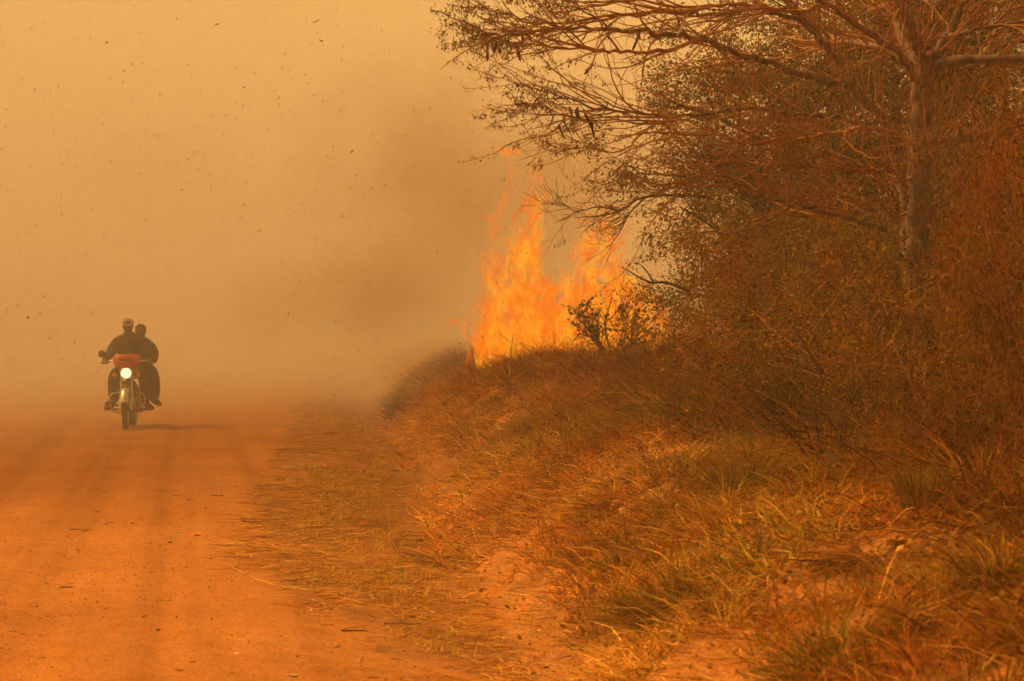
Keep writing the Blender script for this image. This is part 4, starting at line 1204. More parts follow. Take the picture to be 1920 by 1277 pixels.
    for sx in (-1, 1):
        g = MB(); g.tube([(sx * 0.29, -0.335, 1.03), (sx * 0.405, -0.266, 0.998)], 0.018, 10); g.build('grip', M_RUBBER, hbo)
        lv = MB(); lv.tube(smooth_line([(sx * 0.27, -0.38, 1.03), (sx * 0.34, -0.39, 1.02), (sx * 0.41, -0.33, 0.99)], 8), 0.006, 6); lv.build('lever', M_CHROME, hbo)
        mi = MB(); mi.tube(smooth_line([(sx * 0.27, -0.35, 1.03), (sx * 0.31, -0.37, 1.10), (sx * 0.37, -0.35, 1.14)], 8), 0.006, 6)
        mo = mi.build('mirror', M_BLACK, root)
        mh = MB(); mh.lathe([(0.0, -0.022), (0.035, -0.02), (0.055, -0.008), (0.058, 0.006), (0, 0.007)], 'y', (sx * 0.385, -0.355, 1.135), 18); mh.build('housing', M_BLACK, mo)
    # crash bar
    cb = MB()
    for sx in (-1, 1):
        cb.tube(smooth_line([(sx * 0.03, -0.30, 0.555), (sx * 0.16, -0.36, 0.55), (sx * 0.235, -0.38, 0.53), (sx * 0.258, -0.38, 0.47), (sx * 0.25, -0.37, 0.36), (sx * 0.22, -0.34, 0.27), (sx * 0.08, -0.26, 0.23)], 26), 0.0125, 8)
    cb.build('crash_bar', M_CHROME, root)
    # number plate on the mudguard and a horn
    pl = MB(); pl.box((0, -0.80, 0.655), (0.11, 0.008, 0.05), 0.003); pl.build('front_plate', M_PLATE, root)
    # frame, engine, tank, seat, exhaust, rear parts
    fr = MB()
    fr.tube(smooth_line([(0, -0.42, 0.84), (0, -0.36, 0.6), (0, -0.28, 0.32), (0, -0.05, 0.2), (0, 0.2, 0.24)], 18), 0.02, 8)
    fr.tube(smooth_line([(0, -0.42, 0.82), (0, -0.1, 0.76), (0, 0.3, 0.70), (0, 0.75, 0.74)], 14), 0.02, 8)
    for sx in (-1, 1): fr.tube([(sx * 0.09, 0.15, 0.28), (sx * 0.10, 0.62, 0.30)], 0.02, 8)
    fr.build('frame', M_BLACK, root)
    en = MB(); en.box((0, -0.02, 0.34), (0.26, 0.36, 0.2), 0.04); en.build('engine', M_ENGINE, root)
    cy = MB()
    for k in range(7): cy.box((0, -0.13 - 0.012 * k, 0.45 + 0.026 * k), (0.17, 0.16, 0.012), 0.004)
    cy.box((0, -0.16, 0.54), (0.11, 0.11, 0.2), 0.02); cy.build('cylinder_head', M_ENGINE, root)
    tk = MB(); rings = []
    for y, w, z0, z1 in ((-0.38, 0.06, 0.80, 0.88), (-0.30, 0.12, 0.77, 0.95), (-0.15, 0.15, 0.76, 0.98), (0.0, 0.145, 0.76, 0.96), (0.1, 0.1, 0.77, 0.90), (0.14, 0.06, 0.79, 0.86)):
        rings.append([(w * math.cos(a), y, (z0 + z1) / 2 + (z1 - z0) / 2 * math.sin(a)) for a in np.arange(14) * 2 * math.pi / 14])
    tk.loft(rings); tk.build('fuel_tank', M_RED, root)
    se = MB(); rings = []
    for y, w, z in ((0.08, 0.07, 0.83), (0.16, 0.12, 0.835), (0.35, 0.14, 0.82), (0.6, 0.14, 0.85), (0.82, 0.12, 0.86), (0.88, 0.07, 0.855)):
        rings.append([(-w, y, z - 0.05), (-w, y, z - 0.015), (-w * 0.75, y, z), (w * 0.75, y, z), (w, y, z - 0.015), (w, y, z - 0.05), (w * 0.5, y, z - 0.075), (-w * 0.5, y, z - 0.075)])
    se.loft(rings); se.build('seat', M_SEAT, root)
    ex = MB(); ex.tube(smooth_line([(0.05, -0.2, 0.5), (0.08, -0.3, 0.42), (0.12, -0.22, 0.26), (0.14, 0.1, 0.24), (0.15, 0.35, 0.29)], 20), 0.02, 8)
    ex.tube(smooth_line([(0.15, 0.35, 0.29), (0.16, 0.45, 0.31), (0.17, 0.85, 0.38)], 8), [0.022] + [0.042] * 6 + [0.036], 12); ex.build('exhaust', M_CHROME, root)
    for y, z, w in ((0.05, 0.28, 0.32), (0.45, 0.33, 0.30)):
        for sx in (-1, 1):
            p = MB(); p.tube([(sx * 0.1, y, z), (sx * w, y, z)], 0.016, 8); p.build('footrest', M_RUBBER, root)
    for sx in (-1, 1):
        sh = MB(); sh.tube([(sx * 0.13, 0.60, 0.32), (sx * 0.13, 0.5, 0.68)], [0.028, 0.028], 10); sh.build('shock_absorber', M_CHROME, root)
    rf = MB(); rings = []
    for a in np.linspace(math.radians(10), math.radians(150), 10):
        y, z = 0.62 + 0.35 * math.cos(a), 0.30 + 0.36 * math.sin(a); dy, dz = math.cos(a), math.sin(a)
        rings.append([np.array((x, y + dy * o, z + dz * o)) for x, o in ((-0.075, -0.03), (-0.05, 0.0), (0.05, 0.0), (0.075, -0.03), (0.05, -0.008), (-0.05, -0.008))])
    rf.loft(rings); rf.build('rear_mudguard', M_BLACK, root)
    return root


bike = build_motorcycle()


def skin_body(name, joints, edges, mat, parent, sub=2):
    """one continuous figure grown over a skeleton; joints: {key: (x, y, z, radius)}"""
    keys = list(joints); me = bpy.data.meshes.new(name)
    me.from_pydata([joints[k][:3] for k in keys], [(keys.index(a), keys.index(b)) for a, b in edges], [])
    o = bpy.data.objects.new(name, me); COL.objects.link(o)
    sk = o.modifiers.new('skin', 'SKIN'); sk.use_smooth_shade = True
    for i, k in enumerate(keys):
        q = joints[k][3]; q = q if isinstance(q, tuple) else (q, q)
        me.skin_vertices[0].data[i].radius = q
        me.skin_vertices[0].data[i].use_root = (i == 0)
    ss = o.modifiers.new('sub', 'SUBSURF'); ss.levels = sub; ss.render_levels = sub
    dg = bpy.context.evaluated_depsgraph_get(); dg.update()
    nm = bpy.data.meshes.new_from_object(o.evaluated_get(dg))
    bpy.data.objects.remove(o)
    nm.materials.clear(); nm.materials.append(mat)
    nm.polygons.foreach_set('use_smooth', np.ones(len(nm.polygons), bool))
    return link(name, nm, None, parent)


def mat_person(name, skin, zskin, cloth):
    """skin on head and hands, cloth elsewhere, by a painted attribute"""
    m = mat_plain(name, cloth, 0.85, 0, 0.3, 9, 0.2)
    n, l = m.node_tree.nodes, m.node_tree.links
    b = [q for q in n if q.type == 'BSDF_PRINCIPLED'][0]
    src = b.inputs['Base Color'].links[0].from_socket
    a = n.new('ShaderNodeAttribute'); a.attribute_name = 'skin'
    k = n.new('ShaderNodeMix'); k.data_type = 'RGBA'; k.inputs[7].default_value = tuple(skin) + (1,)
    l.new(a.outputs['Fac'], k.inputs[0]); l.new(src, k.inputs[6]); l.new(k.outputs[2], b.inputs['Base Color'])
    return m


def join_into(target, others):
    """append other mesh data (local coordinates shared) into target's mesh"""
    import bmesh
    bm = bmesh.new(); bm.from_mesh(target.data)
    for o in others:
        bm.from_mesh(o.data)
    bm.to_mesh(target.data); bm.free()
    for o in others: bpy.data.objects.remove(o)


def head_mesh(c, s, yaw=0.0, tilt=0.0):
    """an egg shaped head with brow, nose, mouth, chin and ears; faces -Y"""
    mb = MB(); rings = []
    n = 18
    for z, w, f, bk in ((-0.118, 0.020, 0.070, -0.02), (-0.105, 0.045, 0.088, 0.02), (-0.08, 0.058, 0.094, 0.055), (-0.06, 0.062, 0.096, 0.07), (-0.045, 0.065, 0.090, 0.08),
                        (-0.02, 0.070, 0.092, 0.09), (0.0, 0.073, 0.088, 0.095), (0.02, 0.075, 0.094, 0.098), (0.05, 0.076, 0.092, 0.1), (0.08, 0.068, 0.078, 0.092), (0.105, 0.05, 0.055, 0.068), (0.118, 0.02, 0.022, 0.03)):
        ring = []
        for k in range(n):
            a = 2 * math.pi * k / n
            y = -math.cos(a); x = math.sin(a)
            yy = y * (f if y < 0 else bk)
            ring.append((x * w, yy, z))
        rings.append(ring)
    mb.loft(rings)
    mb.loft([[(-0.006, -0.088, 0.012), (0.006, -0.088, 0.012), (0.006, -0.08, 0.012), (-0.006, -0.08, 0.012)], [(-0.012, -0.112, -0.028), (0.012, -0.112, -0.028), (0.016, -0.085, -0.028), (-0.016, -0.085, -0.028)], [(-0.012, -0.098, -0.038), (0.012, -0.098, -0.038), (0.014, -0.085, -0.038), (-0.014, -0.085, -0.038)]])
    mb.loft([[(-0.024, -0.092, -0.062), (0.024, -0.092, -0.062), (0.026, -0.085, -0.062), (-0.026, -0.085, -0.062)], [(-0.02, -0.101, -0.069), (0.02, -0.101, -0.069), (0.02, -0.088, -0.069), (-0.02, -0.088, -0.069)], [(-0.02, -0.094, -0.077), (0.02, -0.094, -0.077), (0.02, -0.085, -0.077), (-0.02, -0.085, -0.077)]])
    for sx in (-1, 1):
        mb.loft([[(sx * (0.066 + o), 0.012 + q * math.cos(a), 0.0 + 1.5 * q * math.sin(a)) for a in np.arange(8) * math.pi / 4] for o, q in ((0, 0.012), (0.012, 0.02), (0.016, 0.014))])
    V_ = np.concatenate(mb.v) * s
    R_ = np.array(Matrix.Rotation(yaw, 3, 'Z') @ Matrix.Rotation(tilt, 3, 'X'))
    V_ = V_ @ R_.T + np.asarray(c)
    return mesh_np('head', V_, [np.array(f) for f in mb.f.values()], smooth=True)


def eyes_for(c, s, mat, parent, yaw=0.0):
    for sx in (-1, 1):
        e = MB(); e.lathe([(0.0, -0.012), (0.008, -0.009), (0.012, 0), (0.008, 0.009), (0, 0.012)], 'y', (0, 0, 0), 10)
        R_ = np.array(Matrix.Rotation(yaw, 3, 'Z'))
        p = R_ @ (np.array((sx * 0.031, -0.083, 0.004)) * s) + np.asarray(c)
        e.build('eye', mat, parent, loc=p)


def finger_chains(J, E, side, wrist, grip):
    """four fingers folding round the grip and a thumb under it"""
    w = np.array(wrist); g = np.array(grip)
    for k, (dx, ln) in enumerate(((-0.032, 0.9), (-0.011, 1.0), (0.011, 0.96), (0.032, 0.8))):
        ax = np.array((side * 0.86, 0.5, -0.1)) * dx
        b = g + ax + np.array((0, 0.02, 0.028)); m_ = g + ax + np.array((0, -0.034 * ln, 0.022)); t_ = g + ax + np.array((0, -0.028 * ln, -0.022)); u_ = g + ax + np.array((0, 0.006, -0.028))
        for q, pt in zip('abcd', (b, m_, t_, u_)): J[f'f{side}{k}{q}'] = tuple(pt) + (0.0095 if q != 'd' else 0.008,)
        E += [(f'f{side}{k}a', f'f{side}{k}b'), (f'f{side}{k}b', f'f{side}{k}c'), (f'f{side}{k}c', f'f{side}{k}d')]
    ti = g + np.array((-side * 0.042, 0.022, 0.0))
    J[f't{side}a'] = tuple(ti) + (0.011,); J[f't{side}b'] = tuple(ti + np.array((-side * 0.006, -0.02, -0.02))) + (0.0095,); J[f't{side}c'] = tuple(ti + np.array((side * 0.008, -0.03, -0.03))) + (0.008,)
    E += [(f't{side}a', f't{side}b'), (f't{side}b', f't{side}c')]


def paint_skin(o, boxes):
    me = o.data; n = len(me.vertices); co = np.zeros(n * 3, np.float32); me.vertices.foreach_get('co', co); co = co.reshape(-1, 3)
    f = np.zeros(n, np.float32)
    for lo, hi in boxes:
        f[np.all((co >= lo) & (co <= hi), axis=1)] = 1.0
    a = me.attributes.new('skin', 'FLOAT', 'POINT'); a.data.foreach_set('value', f)


def build_person(label, J, E, hands, headc, heads, yaw, mat, parts_boxes, loc_from, tilt=0.0):
    root = empty('person', bike.location, bike.rotation_euler[2]); tag(root, label, 'person')
    body = skin_body('body', J, E, mat, root)
    extra = []
    for side, wrist, grip in hands:
        JJ, EE = {}, []
        finger_chains(JJ, EE, side, wrist, grip)
        for k in ['f%d%d' % (side, i) for i in range(4)] + ['t%d' % side]:
            kk = [q for q in JJ if q.startswith(k)]
            extra.append(skin_body('finger', {q: JJ[q] for q in kk}, [e for e in EE if e[0] in kk], mat, None, 1))
    extra.append(link('head', head_mesh(headc, heads, yaw, tilt)))
    join_into(body, extra)
    body.data.polygons.foreach_set('use_smooth', np.ones(len(body.data.polygons), bool))
    body.data.materials.clear(); body.data.materials.append(mat)
    paint_skin(body, parts_boxes)
    return root


SKIN = (0.085, 0.045, 0.028)
M_EYE = mat_plain('eye_white', (0.16, 0.13, 0.11), 0.4, 0, 0.02)
# the rider in front
J = {'pel': (0, 0.20, 0.92, (0.18, 0.14)), 'wai': (0.01, 0.16, 1.06, (0.20, 0.15)), 'che': (0.0, 0.09, 1.22, (0.23, 0.16)), 'col': (-0.01, 0.04, 1.365, (0.17, 0.12)), 'nek': (-0.02, 0.0, 1.445, 0.078), 'hed': (-0.022, -0.02, 1.50, 0.05)}
E = [('pel', 'wai'), ('wai', 'che'), ('che', 'col'), ('col', 'nek'), ('nek', 'hed')]
for sd, t in ((-1, 'l'), (1, 'r')):
    J.update({'sh' + t: (-0.005 + sd * 0.19, 0.06, 1.30, 0.10), 'ua' + t: (sd * 0.29 + 0.01, 0.0, 1.18, 0.085), 'el' + t: (sd * 0.325, -0.06, 1.07, 0.074), 'fa' + t: (sd * 0.352, -0.18, 1.045, 0.056), 'wr' + t: (sd * 0.352, -0.255, 1.035, 0.034), 'ha' + t: (sd * 0.35, -0.292, 1.036, 0.036),
              'hi' + t: (sd * 0.11, 0.16, 0.90, 0.105), 'th' + t: (sd * 0.20, -0.03, 0.83, 0.105), 'kn' + t: (sd * 0.235, -0.20, 0.74, 0.09), 'ca' + t: (sd * 0.245, -0.10, 0.54, 0.08), 'an' + t: (sd * 0.25, 0.03, 0.36, 0.05), 'fo' + t: (sd * 0.30, -0.03, 0.315, 0.046), 'to' + t: (sd * 0.365, -0.13, 0.30, 0.038)})
    E += [('col', 'sh' + t), ('sh' + t, 'ua' + t), ('ua' + t, 'el' + t), ('el' + t, 'fa' + t), ('fa' + t, 'wr' + t), ('wr' + t, 'ha' + t),
          ('pel', 'hi' + t), ('hi' + t, 'th' + t), ('th' + t, 'kn' + t), ('kn' + t, 'ca' + t), ('ca' + t, 'an' + t), ('an' + t, 'fo' + t), ('fo' + t, 'to' + t)]
M_RIDER = mat_person('rider_dark_jacket', SKIN, 0, (0.04, 0.034, 0.024))
rider = build_person('person in a dark jacket and pale cap steering the motorcycle', J, E,
                     [(-1, (-0.352, -0.255, 1.035), (-0.347, -0.302, 1.014)), (1, (0.352, -0.255, 1.035), (0.347, -0.302, 1.014))],
                     (-0.022, -0.04, 1.555), 1.0, 0.0, M_RIDER,
                     [((-0.5, -0.45, 0.96), (-0.30, -0.262, 1.10)), ((0.30, -0.45, 0.96), (0.5, -0.262, 1.10)), ((-0.2, -0.25, 1.43), (0.2, 0.2, 1.8))], None)
eyes_for((-0.022, -0.04, 1.555), 1.0, M_EYE, rider)
M_CAP = mat_plain('pale_cap_cloth', (0.40, 0.33, 0.26), 0.85, 0, 0.12, 20)
cp = MB(); cp.lathe([(0.084, 0.015), (0.088, 0.03), (0.086, 0.055), (0.078, 0.08), (0.062, 0.10), (0.033, 0.112), (0.0, 0.116)], 'z', (-0.022, -0.035, 1.565), 20)
cap = cp.build('cap', M_CAP, rider)
bm_ = MB(); bm_.loft([[(-0.022 + 0.088 * math.sin(a) * k, -0.035 - 0.085 * math.cos(a) * k - o, z + h) for a in np.linspace(-1.1, 1.1, 9)] + [(-0.022 + 0.085 * math.sin(a) * k, -0.035 - 0.082 * math.cos(a) * k - o, z + h - 0.006) for a in np.linspace(1.1, -1.1, 9)]
                      for k, o, z, h in ((1.0, 0.0, 1.588, 0), (0.98, 0.03, 1.585, 0), (0.9, 0.062, 1.575, 0))])
bm_.build('visor', M_CAP, cap)

# the passenger behind, leaning out to the right of the picture
J = {'pel': (0.08, 0.58, 0.96, (0.20, 0.15)), 'wai': (0.10, 0.54, 1.08, (0.22, 0.16)), 'che': (0.125, 0.50, 1.21, (0.22, 0.15)), 'col': (0.115, 0.45, 1.32, (0.14, 0.11)), 'nek': (0.125, 0.41, 1.38, 0.075), 'hed': (0.13, 0.38, 1.43, 0.05)}
E = [('pel', 'wai'), ('wai', 'che'), ('che', 'col'), ('col', 'nek'), ('nek', 'hed')]
for sd, t in ((-1, 'l'), (1, 'r')):
    o = 0.10
    J.update({'sh' + t: (o + sd * 0.175, 0.50, 1.235, 0.10), 'ua' + t: (o * 0.95 + sd * 0.235, 0.43, 1.12, 0.085), 'el' + t: (o * 0.9 + sd * 0.255, 0.33, 1.02, 0.075), 'fa' + t: (o * 0.5 + sd * 0.22, 0.24, 1.01, 0.046), 'wr' + t: (sd * 0.20, 0.17, 1.02, 0.036), 'ha' + t: (sd * 0.17, 0.11, 1.03, 0.036),
              'hi' + t: (0.05 + sd * 0.12, 0.52, 0.93, 0.11), 'th' + t: (0.05 + sd * 0.24, 0.36, 0.85, 0.13), 'kn' + t: (0.05 + sd * 0.30, 0.20, 0.74, 0.10), 'ca' + t: (0.04 + sd * 0.31, 0.30, 0.56, 0.10), 'an' + t: (0.03 + sd * 0.305, 0.42, 0.42, 0.078), 'fo' + t: (0.03 + sd * 0.36, 0.37, 0.365, 0.046), 'to' + t: (0.03 + sd * 0.42, 0.27, 0.35, 0.038)})
    E += [('col', 'sh' + t), ('sh' + t, 'ua' + t), ('ua' + t, 'el' + t), ('el' + t, 'fa' + t), ('fa' + t, 'wr' + t), ('wr' + t, 'ha' + t),
          ('pel', 'hi' + t), ('hi' + t, 'th' + t), ('th' + t, 'kn' + t), ('kn' + t, 'ca' + t), ('ca' + t, 'an' + t), ('an' + t, 'fo' + t), ('fo' + t, 'to' + t)]
M_PASS = mat_person('passenger_brown_coat', SKIN, 0, (0.055, 0.036, 0.025))
passenger = build_person('person in dark loose clothes riding pillion behind the capped rider', J, E,
                         [(-1, (-0.20, 0.17, 1.02), (-0.165, 0.07, 1.03)), (1, (0.20, 0.17, 1.02), (0.165, 0.07, 1.03))],
                         (0.135, 0.36, 1.455), 0.98, 0.12, M_PASS,
                         [((-0.22, -0.02, 0.95), (-0.1, 0.14, 1.1)), ((0.1, -0.02, 0.95), (0.22, 0.14, 1.1)), ((0.0, 0.2, 1.37), (0.4, 0.62, 1.7))], None)
eyes_for((0.135, 0.36, 1.455), 0.98, M_EYE, passenger, 0.12)
hr = MB(); hr.lathe([(0.082, 0.0), (0.086, 0.04), (0.08, 0.08), (0.06, 0.108), (0.03, 0.122), (0.0, 0.126)], 'z', (0.137, 0.375, 1.465), 18)
hr.build('hair', mat_plain('black_hair', (0.02, 0.016, 0.013), 0.8), passenger)

# ------------------------------------------------------------------ stones, sticks, scraps
M_STONE = mat_plain('pale_stone', (0.42, 0.31, 0.24), 0.9, 0, 0.25, 60, 0.2, 0.4)
M_CLOD = mat_plain('dark_clod', (0.10, 0.045, 0.02), 0.95, 0, 0.3, 40, 0.1, 0.6)
M_SCRAP = mat_plain('white_scrap', (0.72, 0.62, 0.55), 0.6, 0, 0.1)


def on_road(px, py):
    y = CAMZ * FPX / (py - 604.0)
    for _ in range(8):
        x = (px - 960) / FPX * y
        y = (CAMZ - H(x, y)) * FPX / (py - 604.0)
    x = (px - 960) / FPX * y
    return np.array([x, y, H(x, y)])


def stone(px, py, w, label, seed, mat, name='stone', cat='stone', flat=0.55, group=None):
    r = np.random.default_rng(seed); mb = MB(); rings = []
    for z, k in ((-0.5, 0.5), (-0.3, 0.85), (0.0, 1.0), (0.35, 0.8), (0.5, 0.35)):
        rings.append([(k * math.cos(a) * r.uniform(0.85, 1.15), k * 0.7 * math.sin(a) * r.uniform(0.85, 1.15), z * flat * r.uniform(0.85, 1.1)) for a in np.arange(9) * 2 * math.pi / 9])
    mb.v = []; mb.loft([[np.array(p) * w / 2 for p in ring] for ring in rings])
    o = mb.build(name, mat, None, True, on_road(px, py) + np.array([0, 0, w * flat * 0.16]))
    o.rotation_euler = (0, 0, r.uniform(0, 6.28))
    return tag(o, label, cat, group)


stone(541, 1046, 0.055, 'pale flat stone at the road edge beside the turf', 1001, M_STONE)
stone(787, 1016, 0.075, 'round dark clod of earth in the ditch beside the straw heap', 1002, M_CLOD, 'earth_clod', 'clod', 0.8)
stone(525, 1192, 0.028, 'small pinkish stone near the bottom of the road right of the tyre track', 1003, M_STONE)
stone(741, 884, 0.11, 'dark clod lump at the foot of the bank where the ditch narrows', 1004, M_CLOD, 'earth_clod', 'clod', 0.5)
stone(318, 1018, 0.035, 'small dark clod on the open road in front of the motorcycle', 1005, M_CLOD, 'earth_clod', 'clod', 0.7)
stone(296, 1183, 0.03, 'little dark clod low on the road left of the tyre track', 1006, M_CLOD, 'earth_clod', 'clod', 0.7)


def scrap(px, py, w, label, seed):
    """a crumpled leaf or paper scrap with some thickness"""
    r = np.random.default_rng(seed); n = 7
    z = 0.12 * w * r.standard_normal((n, n)); mb = MB()
    top = [[((i / (n - 1) - 0.5) * w, (j / (n - 1) - 0.5) * w * 0.45 * (1 - 0.5 * abs(i / (n - 1) - 0.5)), w * 0.1 + z[i, j] * 0.5) for j in range(n)] for i in range(n)]
    mb.loft([row + [(p[0], p[1], p[2] - 0.002) for p in row[::-1]] for row in top])
    o = mb.build('scrap', M_SCRAP, None, True, on_road(px, py)); o.rotation_euler = (0, 0, r.uniform(-0.5, 0.5))
    return tag(o, label, 'scrap')


scrap(336, 1004, 0.045, 'white curled scrap lying on the middle of the open road', 1011)
scrap(445, 1227, 0.035, 'small white scrap lying inside the tyre track', 1012)
scrap(547, 1269, 0.05, 'white scrap on the road at the bottom edge', 1013)
scrap(452, 1202, 0.03, 'thin pale scrap at the upper end of the tyre track', 1014)


def stick(px, py, L, az, rad, label, seed, group='dark sticks lying on the dirt road'):
    r = np.random.default_rng(seed)
    p = on_road(px, py); d = np.array([math.cos(az), math.sin(az), 0])
    pts = [np.array((0, 0, rad))]
    for k in range(5): pts.append(pts[-1] + (d + np.array([0.18, 0.18, 0.04]) * r.standard_normal(3)) * L / 5)
    o = link('stick', tubes_mesh('stick', [(np.array(pts) , np.linspace(rad, rad * 0.5, 6))]), M_DTWIG, None, p)
    return tag(o, label, 'stick', group)


stick(325, 930, 0.10, 0.6, 0.004, 'short forked looking stick on the road right of centre', 1021)
stick(350, 938, 0.14, 0.05, 0.004, 'thin stick lying flat just right of the short one on the road', 1022)
stick(395, 930, 0.12, 0.1, 0.004, 'thin dark stick nearest the turf edge in the upper road', 1023)
stick(112, 1103, 0.09, -0.3, 0.006, 'stubby dark stick on the left part of the road', 1024)
stick(130, 994, 0.16, 0.1, 0.004, 'long thin stick far left on the road below the motorcycle', 1025)
stick(455, 980, 0.22, -0.05, 0.006, 'dark stick at the very edge of the turf strip', 1026)
stick(640, 1185, 0.13, -0.1, 0.007, 'thick dark stick on the verge right of the bottom of the road', 1027)
stick(365, 1006, 0.07, 1.2, 0.005, 'tiny stick standing out beside the white curled scrap', 1028)
stick(720, 1172, 0.2, 0.05, 0.005, 'thin stick on the verge near the ditch at the bottom', 1029)

# ------------------------------------------------------------------ ash blown through the air
M_ASH = mat_plain('charred_ash', (0.035, 0.025, 0.018), 0.9)
r = np.random.default_rng(1100)
ASH = [(42, 150), (297, 132), (352, 122), (249, 123), (673, 90), (715, 124), (547, 149), (604, 189), (694, 264), (660, 284), (571, 396), (643, 406), (708, 458), (792, 467),
       (776, 206), (603, 77), (596, 40), (201, 80), (243, 341), (262, 326), (25, 458), (14, 474), (728, 475), (621, 321), (517, 171), (635, 529), (690, 530), (797, 522),
       (393, 612), (466, 583), (92, 584), (14, 588), (722, 709), (718, 688), (848, 556), (36, 716), (94, 634), (782, 612), (120, 206), (518, 187), (277, 375), (340, 356), (760, 255), (565, 636)]
SH = []
for k in range(4):
    mb = MB(); a_ = r.uniform(0.3, 0.6)
    mb.loft([[(x, 0.16 * w * math.cos(t) + 0.1 * math.sin(x * 4), 0.05 * math.sin(t) + a_ * 0.25 * x * x + 0.06 * math.sin(x * 6 + k)) for t in np.arange(6) * math.pi / 3]
             for x, w in ((-0.5, 0.3), (-0.3, 1.0), (0.0, 0.8 + 0.2 * k), (0.25, 1.1), (0.5, 0.25))])
    SH.append(mesh_np('ash_flake', np.concatenate(mb.v), [np.array(f) for f in mb.f.values()])); SH[-1].materials.append(M_ASH)
ASH += [(int(a), int(b)) for a, b in zip(r.uniform(5, 900, 14), r.uniform(5, 700, 14))]
for k, (px, py) in enumerate(ASH):
    Y = r.uniform(17, 33)
    o = link('ash_flake', SH[k % 4], None, None, at(px, py, Y))
    s_ = r.uniform(4.0, 8.5) * Y / FPX
    o.scale = (s_, s_ * r.uniform(0.5, 1.2), s_ * r.uniform(0.6, 1.1)); o.rotation_euler = tuple(r.uniform(-0.9, 0.9, 2)) + (r.uniform(-1.2, 1.2),)
    tag(o, 'dark flake of ash drifting in the smoky air', 'ash flake', 'ash flakes drifting in the smoke')
n = 1200
Y = r.uniform(14, 38, n); c = np.stack([r.uniform(-0.215, 0.03, n) * Y, Y, CAMZ + r.uniform(-0.03, 0.134, n) * Y], -1)
me = leaf_mesh('ash_dust', c, r.standard_normal((n, 3)), r.uniform(2.4, 5.5, n) * Y / FPX, 0.25, pal(r, n, [(0.05, 0.035, 0.025), (0.12, 0.07, 0.04)], [1, 1]), rng=r)
tag(link('ash_dust', me, M_LEAF), 'fine specks of ash floating everywhere in the smoke', 'ash', kind='stuff')

# ------------------------------------------------------------------ smoke and haze
def mat_volume(name, col, dens, aniso=0.0):
    m, n, l = new_mat(name)
    o = n.new('ShaderNodeOutputMaterial'); v = n.new('ShaderNodeVolumePrincipled')
    v.inputs['Color'].default_value = tuple(col) + (1,)
    v.inputs['Density'].default_value = dens
    v.inputs['Anisotropy'].default_value = aniso
    l.new(v.outputs[0], o.inputs['Volume'])
    return m, n, l, v


def mat_smoke(name, col, dens, front, ramp_len, scale, aniso=0.2):
    """billowing smoke: density grows behind its front, broken by large noise"""
    m, n, l, v = mat_volume(name, col, dens, aniso)
    g = n.new('ShaderNodeNewGeometry'); sp = n.new('ShaderNodeSeparateXYZ')
    l.new(g.outputs['Position'], sp.inputs[0])
    nz = n.new('ShaderNodeTexNoise'); nz.inputs['Scale'].default_value = scale; nz.inputs['Detail'].default_value = 3
    l.new(g.outputs['Position'], nz.inputs['Vector'])
    r = n.new('ShaderNodeMapRange'); r.inputs['From Min'].default_value = front; r.inputs['From Max'].default_value = front + ramp_len
    wob = n.new('ShaderNodeMath'); wob.operation = 'MULTIPLY_ADD'; wob.inputs[1].default_value = -16.0
    l.new(nz.outputs[0], wob.inputs[0])
    ofs = n.new('ShaderNodeMath'); ofs.operation = 'ADD'; ofs.inputs[1].default_value = 8.0
    sk = n.new('ShaderNodeMath'); sk.operation = 'MULTIPLY_ADD'; sk.inputs[1].default_value = -2.9
    l.new(sp.outputs[0], sk.inputs[0]); l.new(sp.outputs[1], sk.inputs[2]); l.new(sk.outputs[0], ofs.inputs[0]); l.new(ofs.outputs[0], wob.inputs[2])
    l.new(wob.outputs[0], r.inputs['Value'])
    mu = n.new('ShaderNodeMath'); mu.operation = 'MULTIPLY'; mu.inputs[1].default_value = dens
    l.new(r.outputs[0], mu.inputs[0]); l.new(mu.outputs[0], v.inputs['Density'])
    return m


def lumpy_box(name, x0, x1, y0, y1, z0, z1, amp, mat, n=14, seed=3):
    mb = MB()
    v = []; key = {}; fs = []
    def vid(i, j, k):
        if (i, j, k) not in key:
            key[(i, j, k)] = len(v)
            p = np.array([x0 + (x1 - x0) * i / n, y0 + (y1 - y0) * j / n, z0 + (z1 - z0) * k / n])
            if k > 0:
                d = np.array([fbm(p[1] * .11, p[2] * .11, seed), fbm(p[0] * .09, p[2] * .13, seed + 5), fbm(p[0] * .08, p[1] * .08, seed + 9)]) - 0.5
                p = p + d * np.array([amp, amp, amp * 0.6])
            v.append(p)
        return key[(i, j, k)]
    for a in range(n):
        for b in range(n):
            fs.append((vid(a, b, 0), vid(a, b + 1, 0), vid(a + 1, b + 1, 0), vid(a + 1, b, 0)))
            fs.append((vid(a, b, n), vid(a + 1, b, n), vid(a + 1, b + 1, n), vid(a, b + 1, n)))
            fs.append((vid(a, 0, b), vid(a + 1, 0, b), vid(a + 1, 0, b + 1), vid(a, 0, b + 1)))
            fs.append((vid(a, n, b), vid(a, n, b + 1), vid(a + 1, n, b + 1), vid(a + 1, n, b)))
            fs.append((vid(0, a, b), vid(0, a, b + 1), vid(0, a + 1, b + 1), vid(0, a + 1, b)))
            fs.append((vid(n, a, b), vid(n, a + 1, b), vid(n, a + 1, b + 1), vid(n, a, b + 1)))
    return link(name, mesh_np(name, v, [np.array(fs)], smooth=True), mat)


smoke = lumpy_box('smoke', -60, 40, 24.0, 125, -0.9, 15.5, 2.0,
                  mat_smoke('smoke_volume', (0.918, 0.90, 0.875), 0.055, 40.0, 18.0, 0.085))
tag(smoke, 'thick bank of orange lit smoke rolling over the far end of the dirt road', 'smoke', kind='stuff')


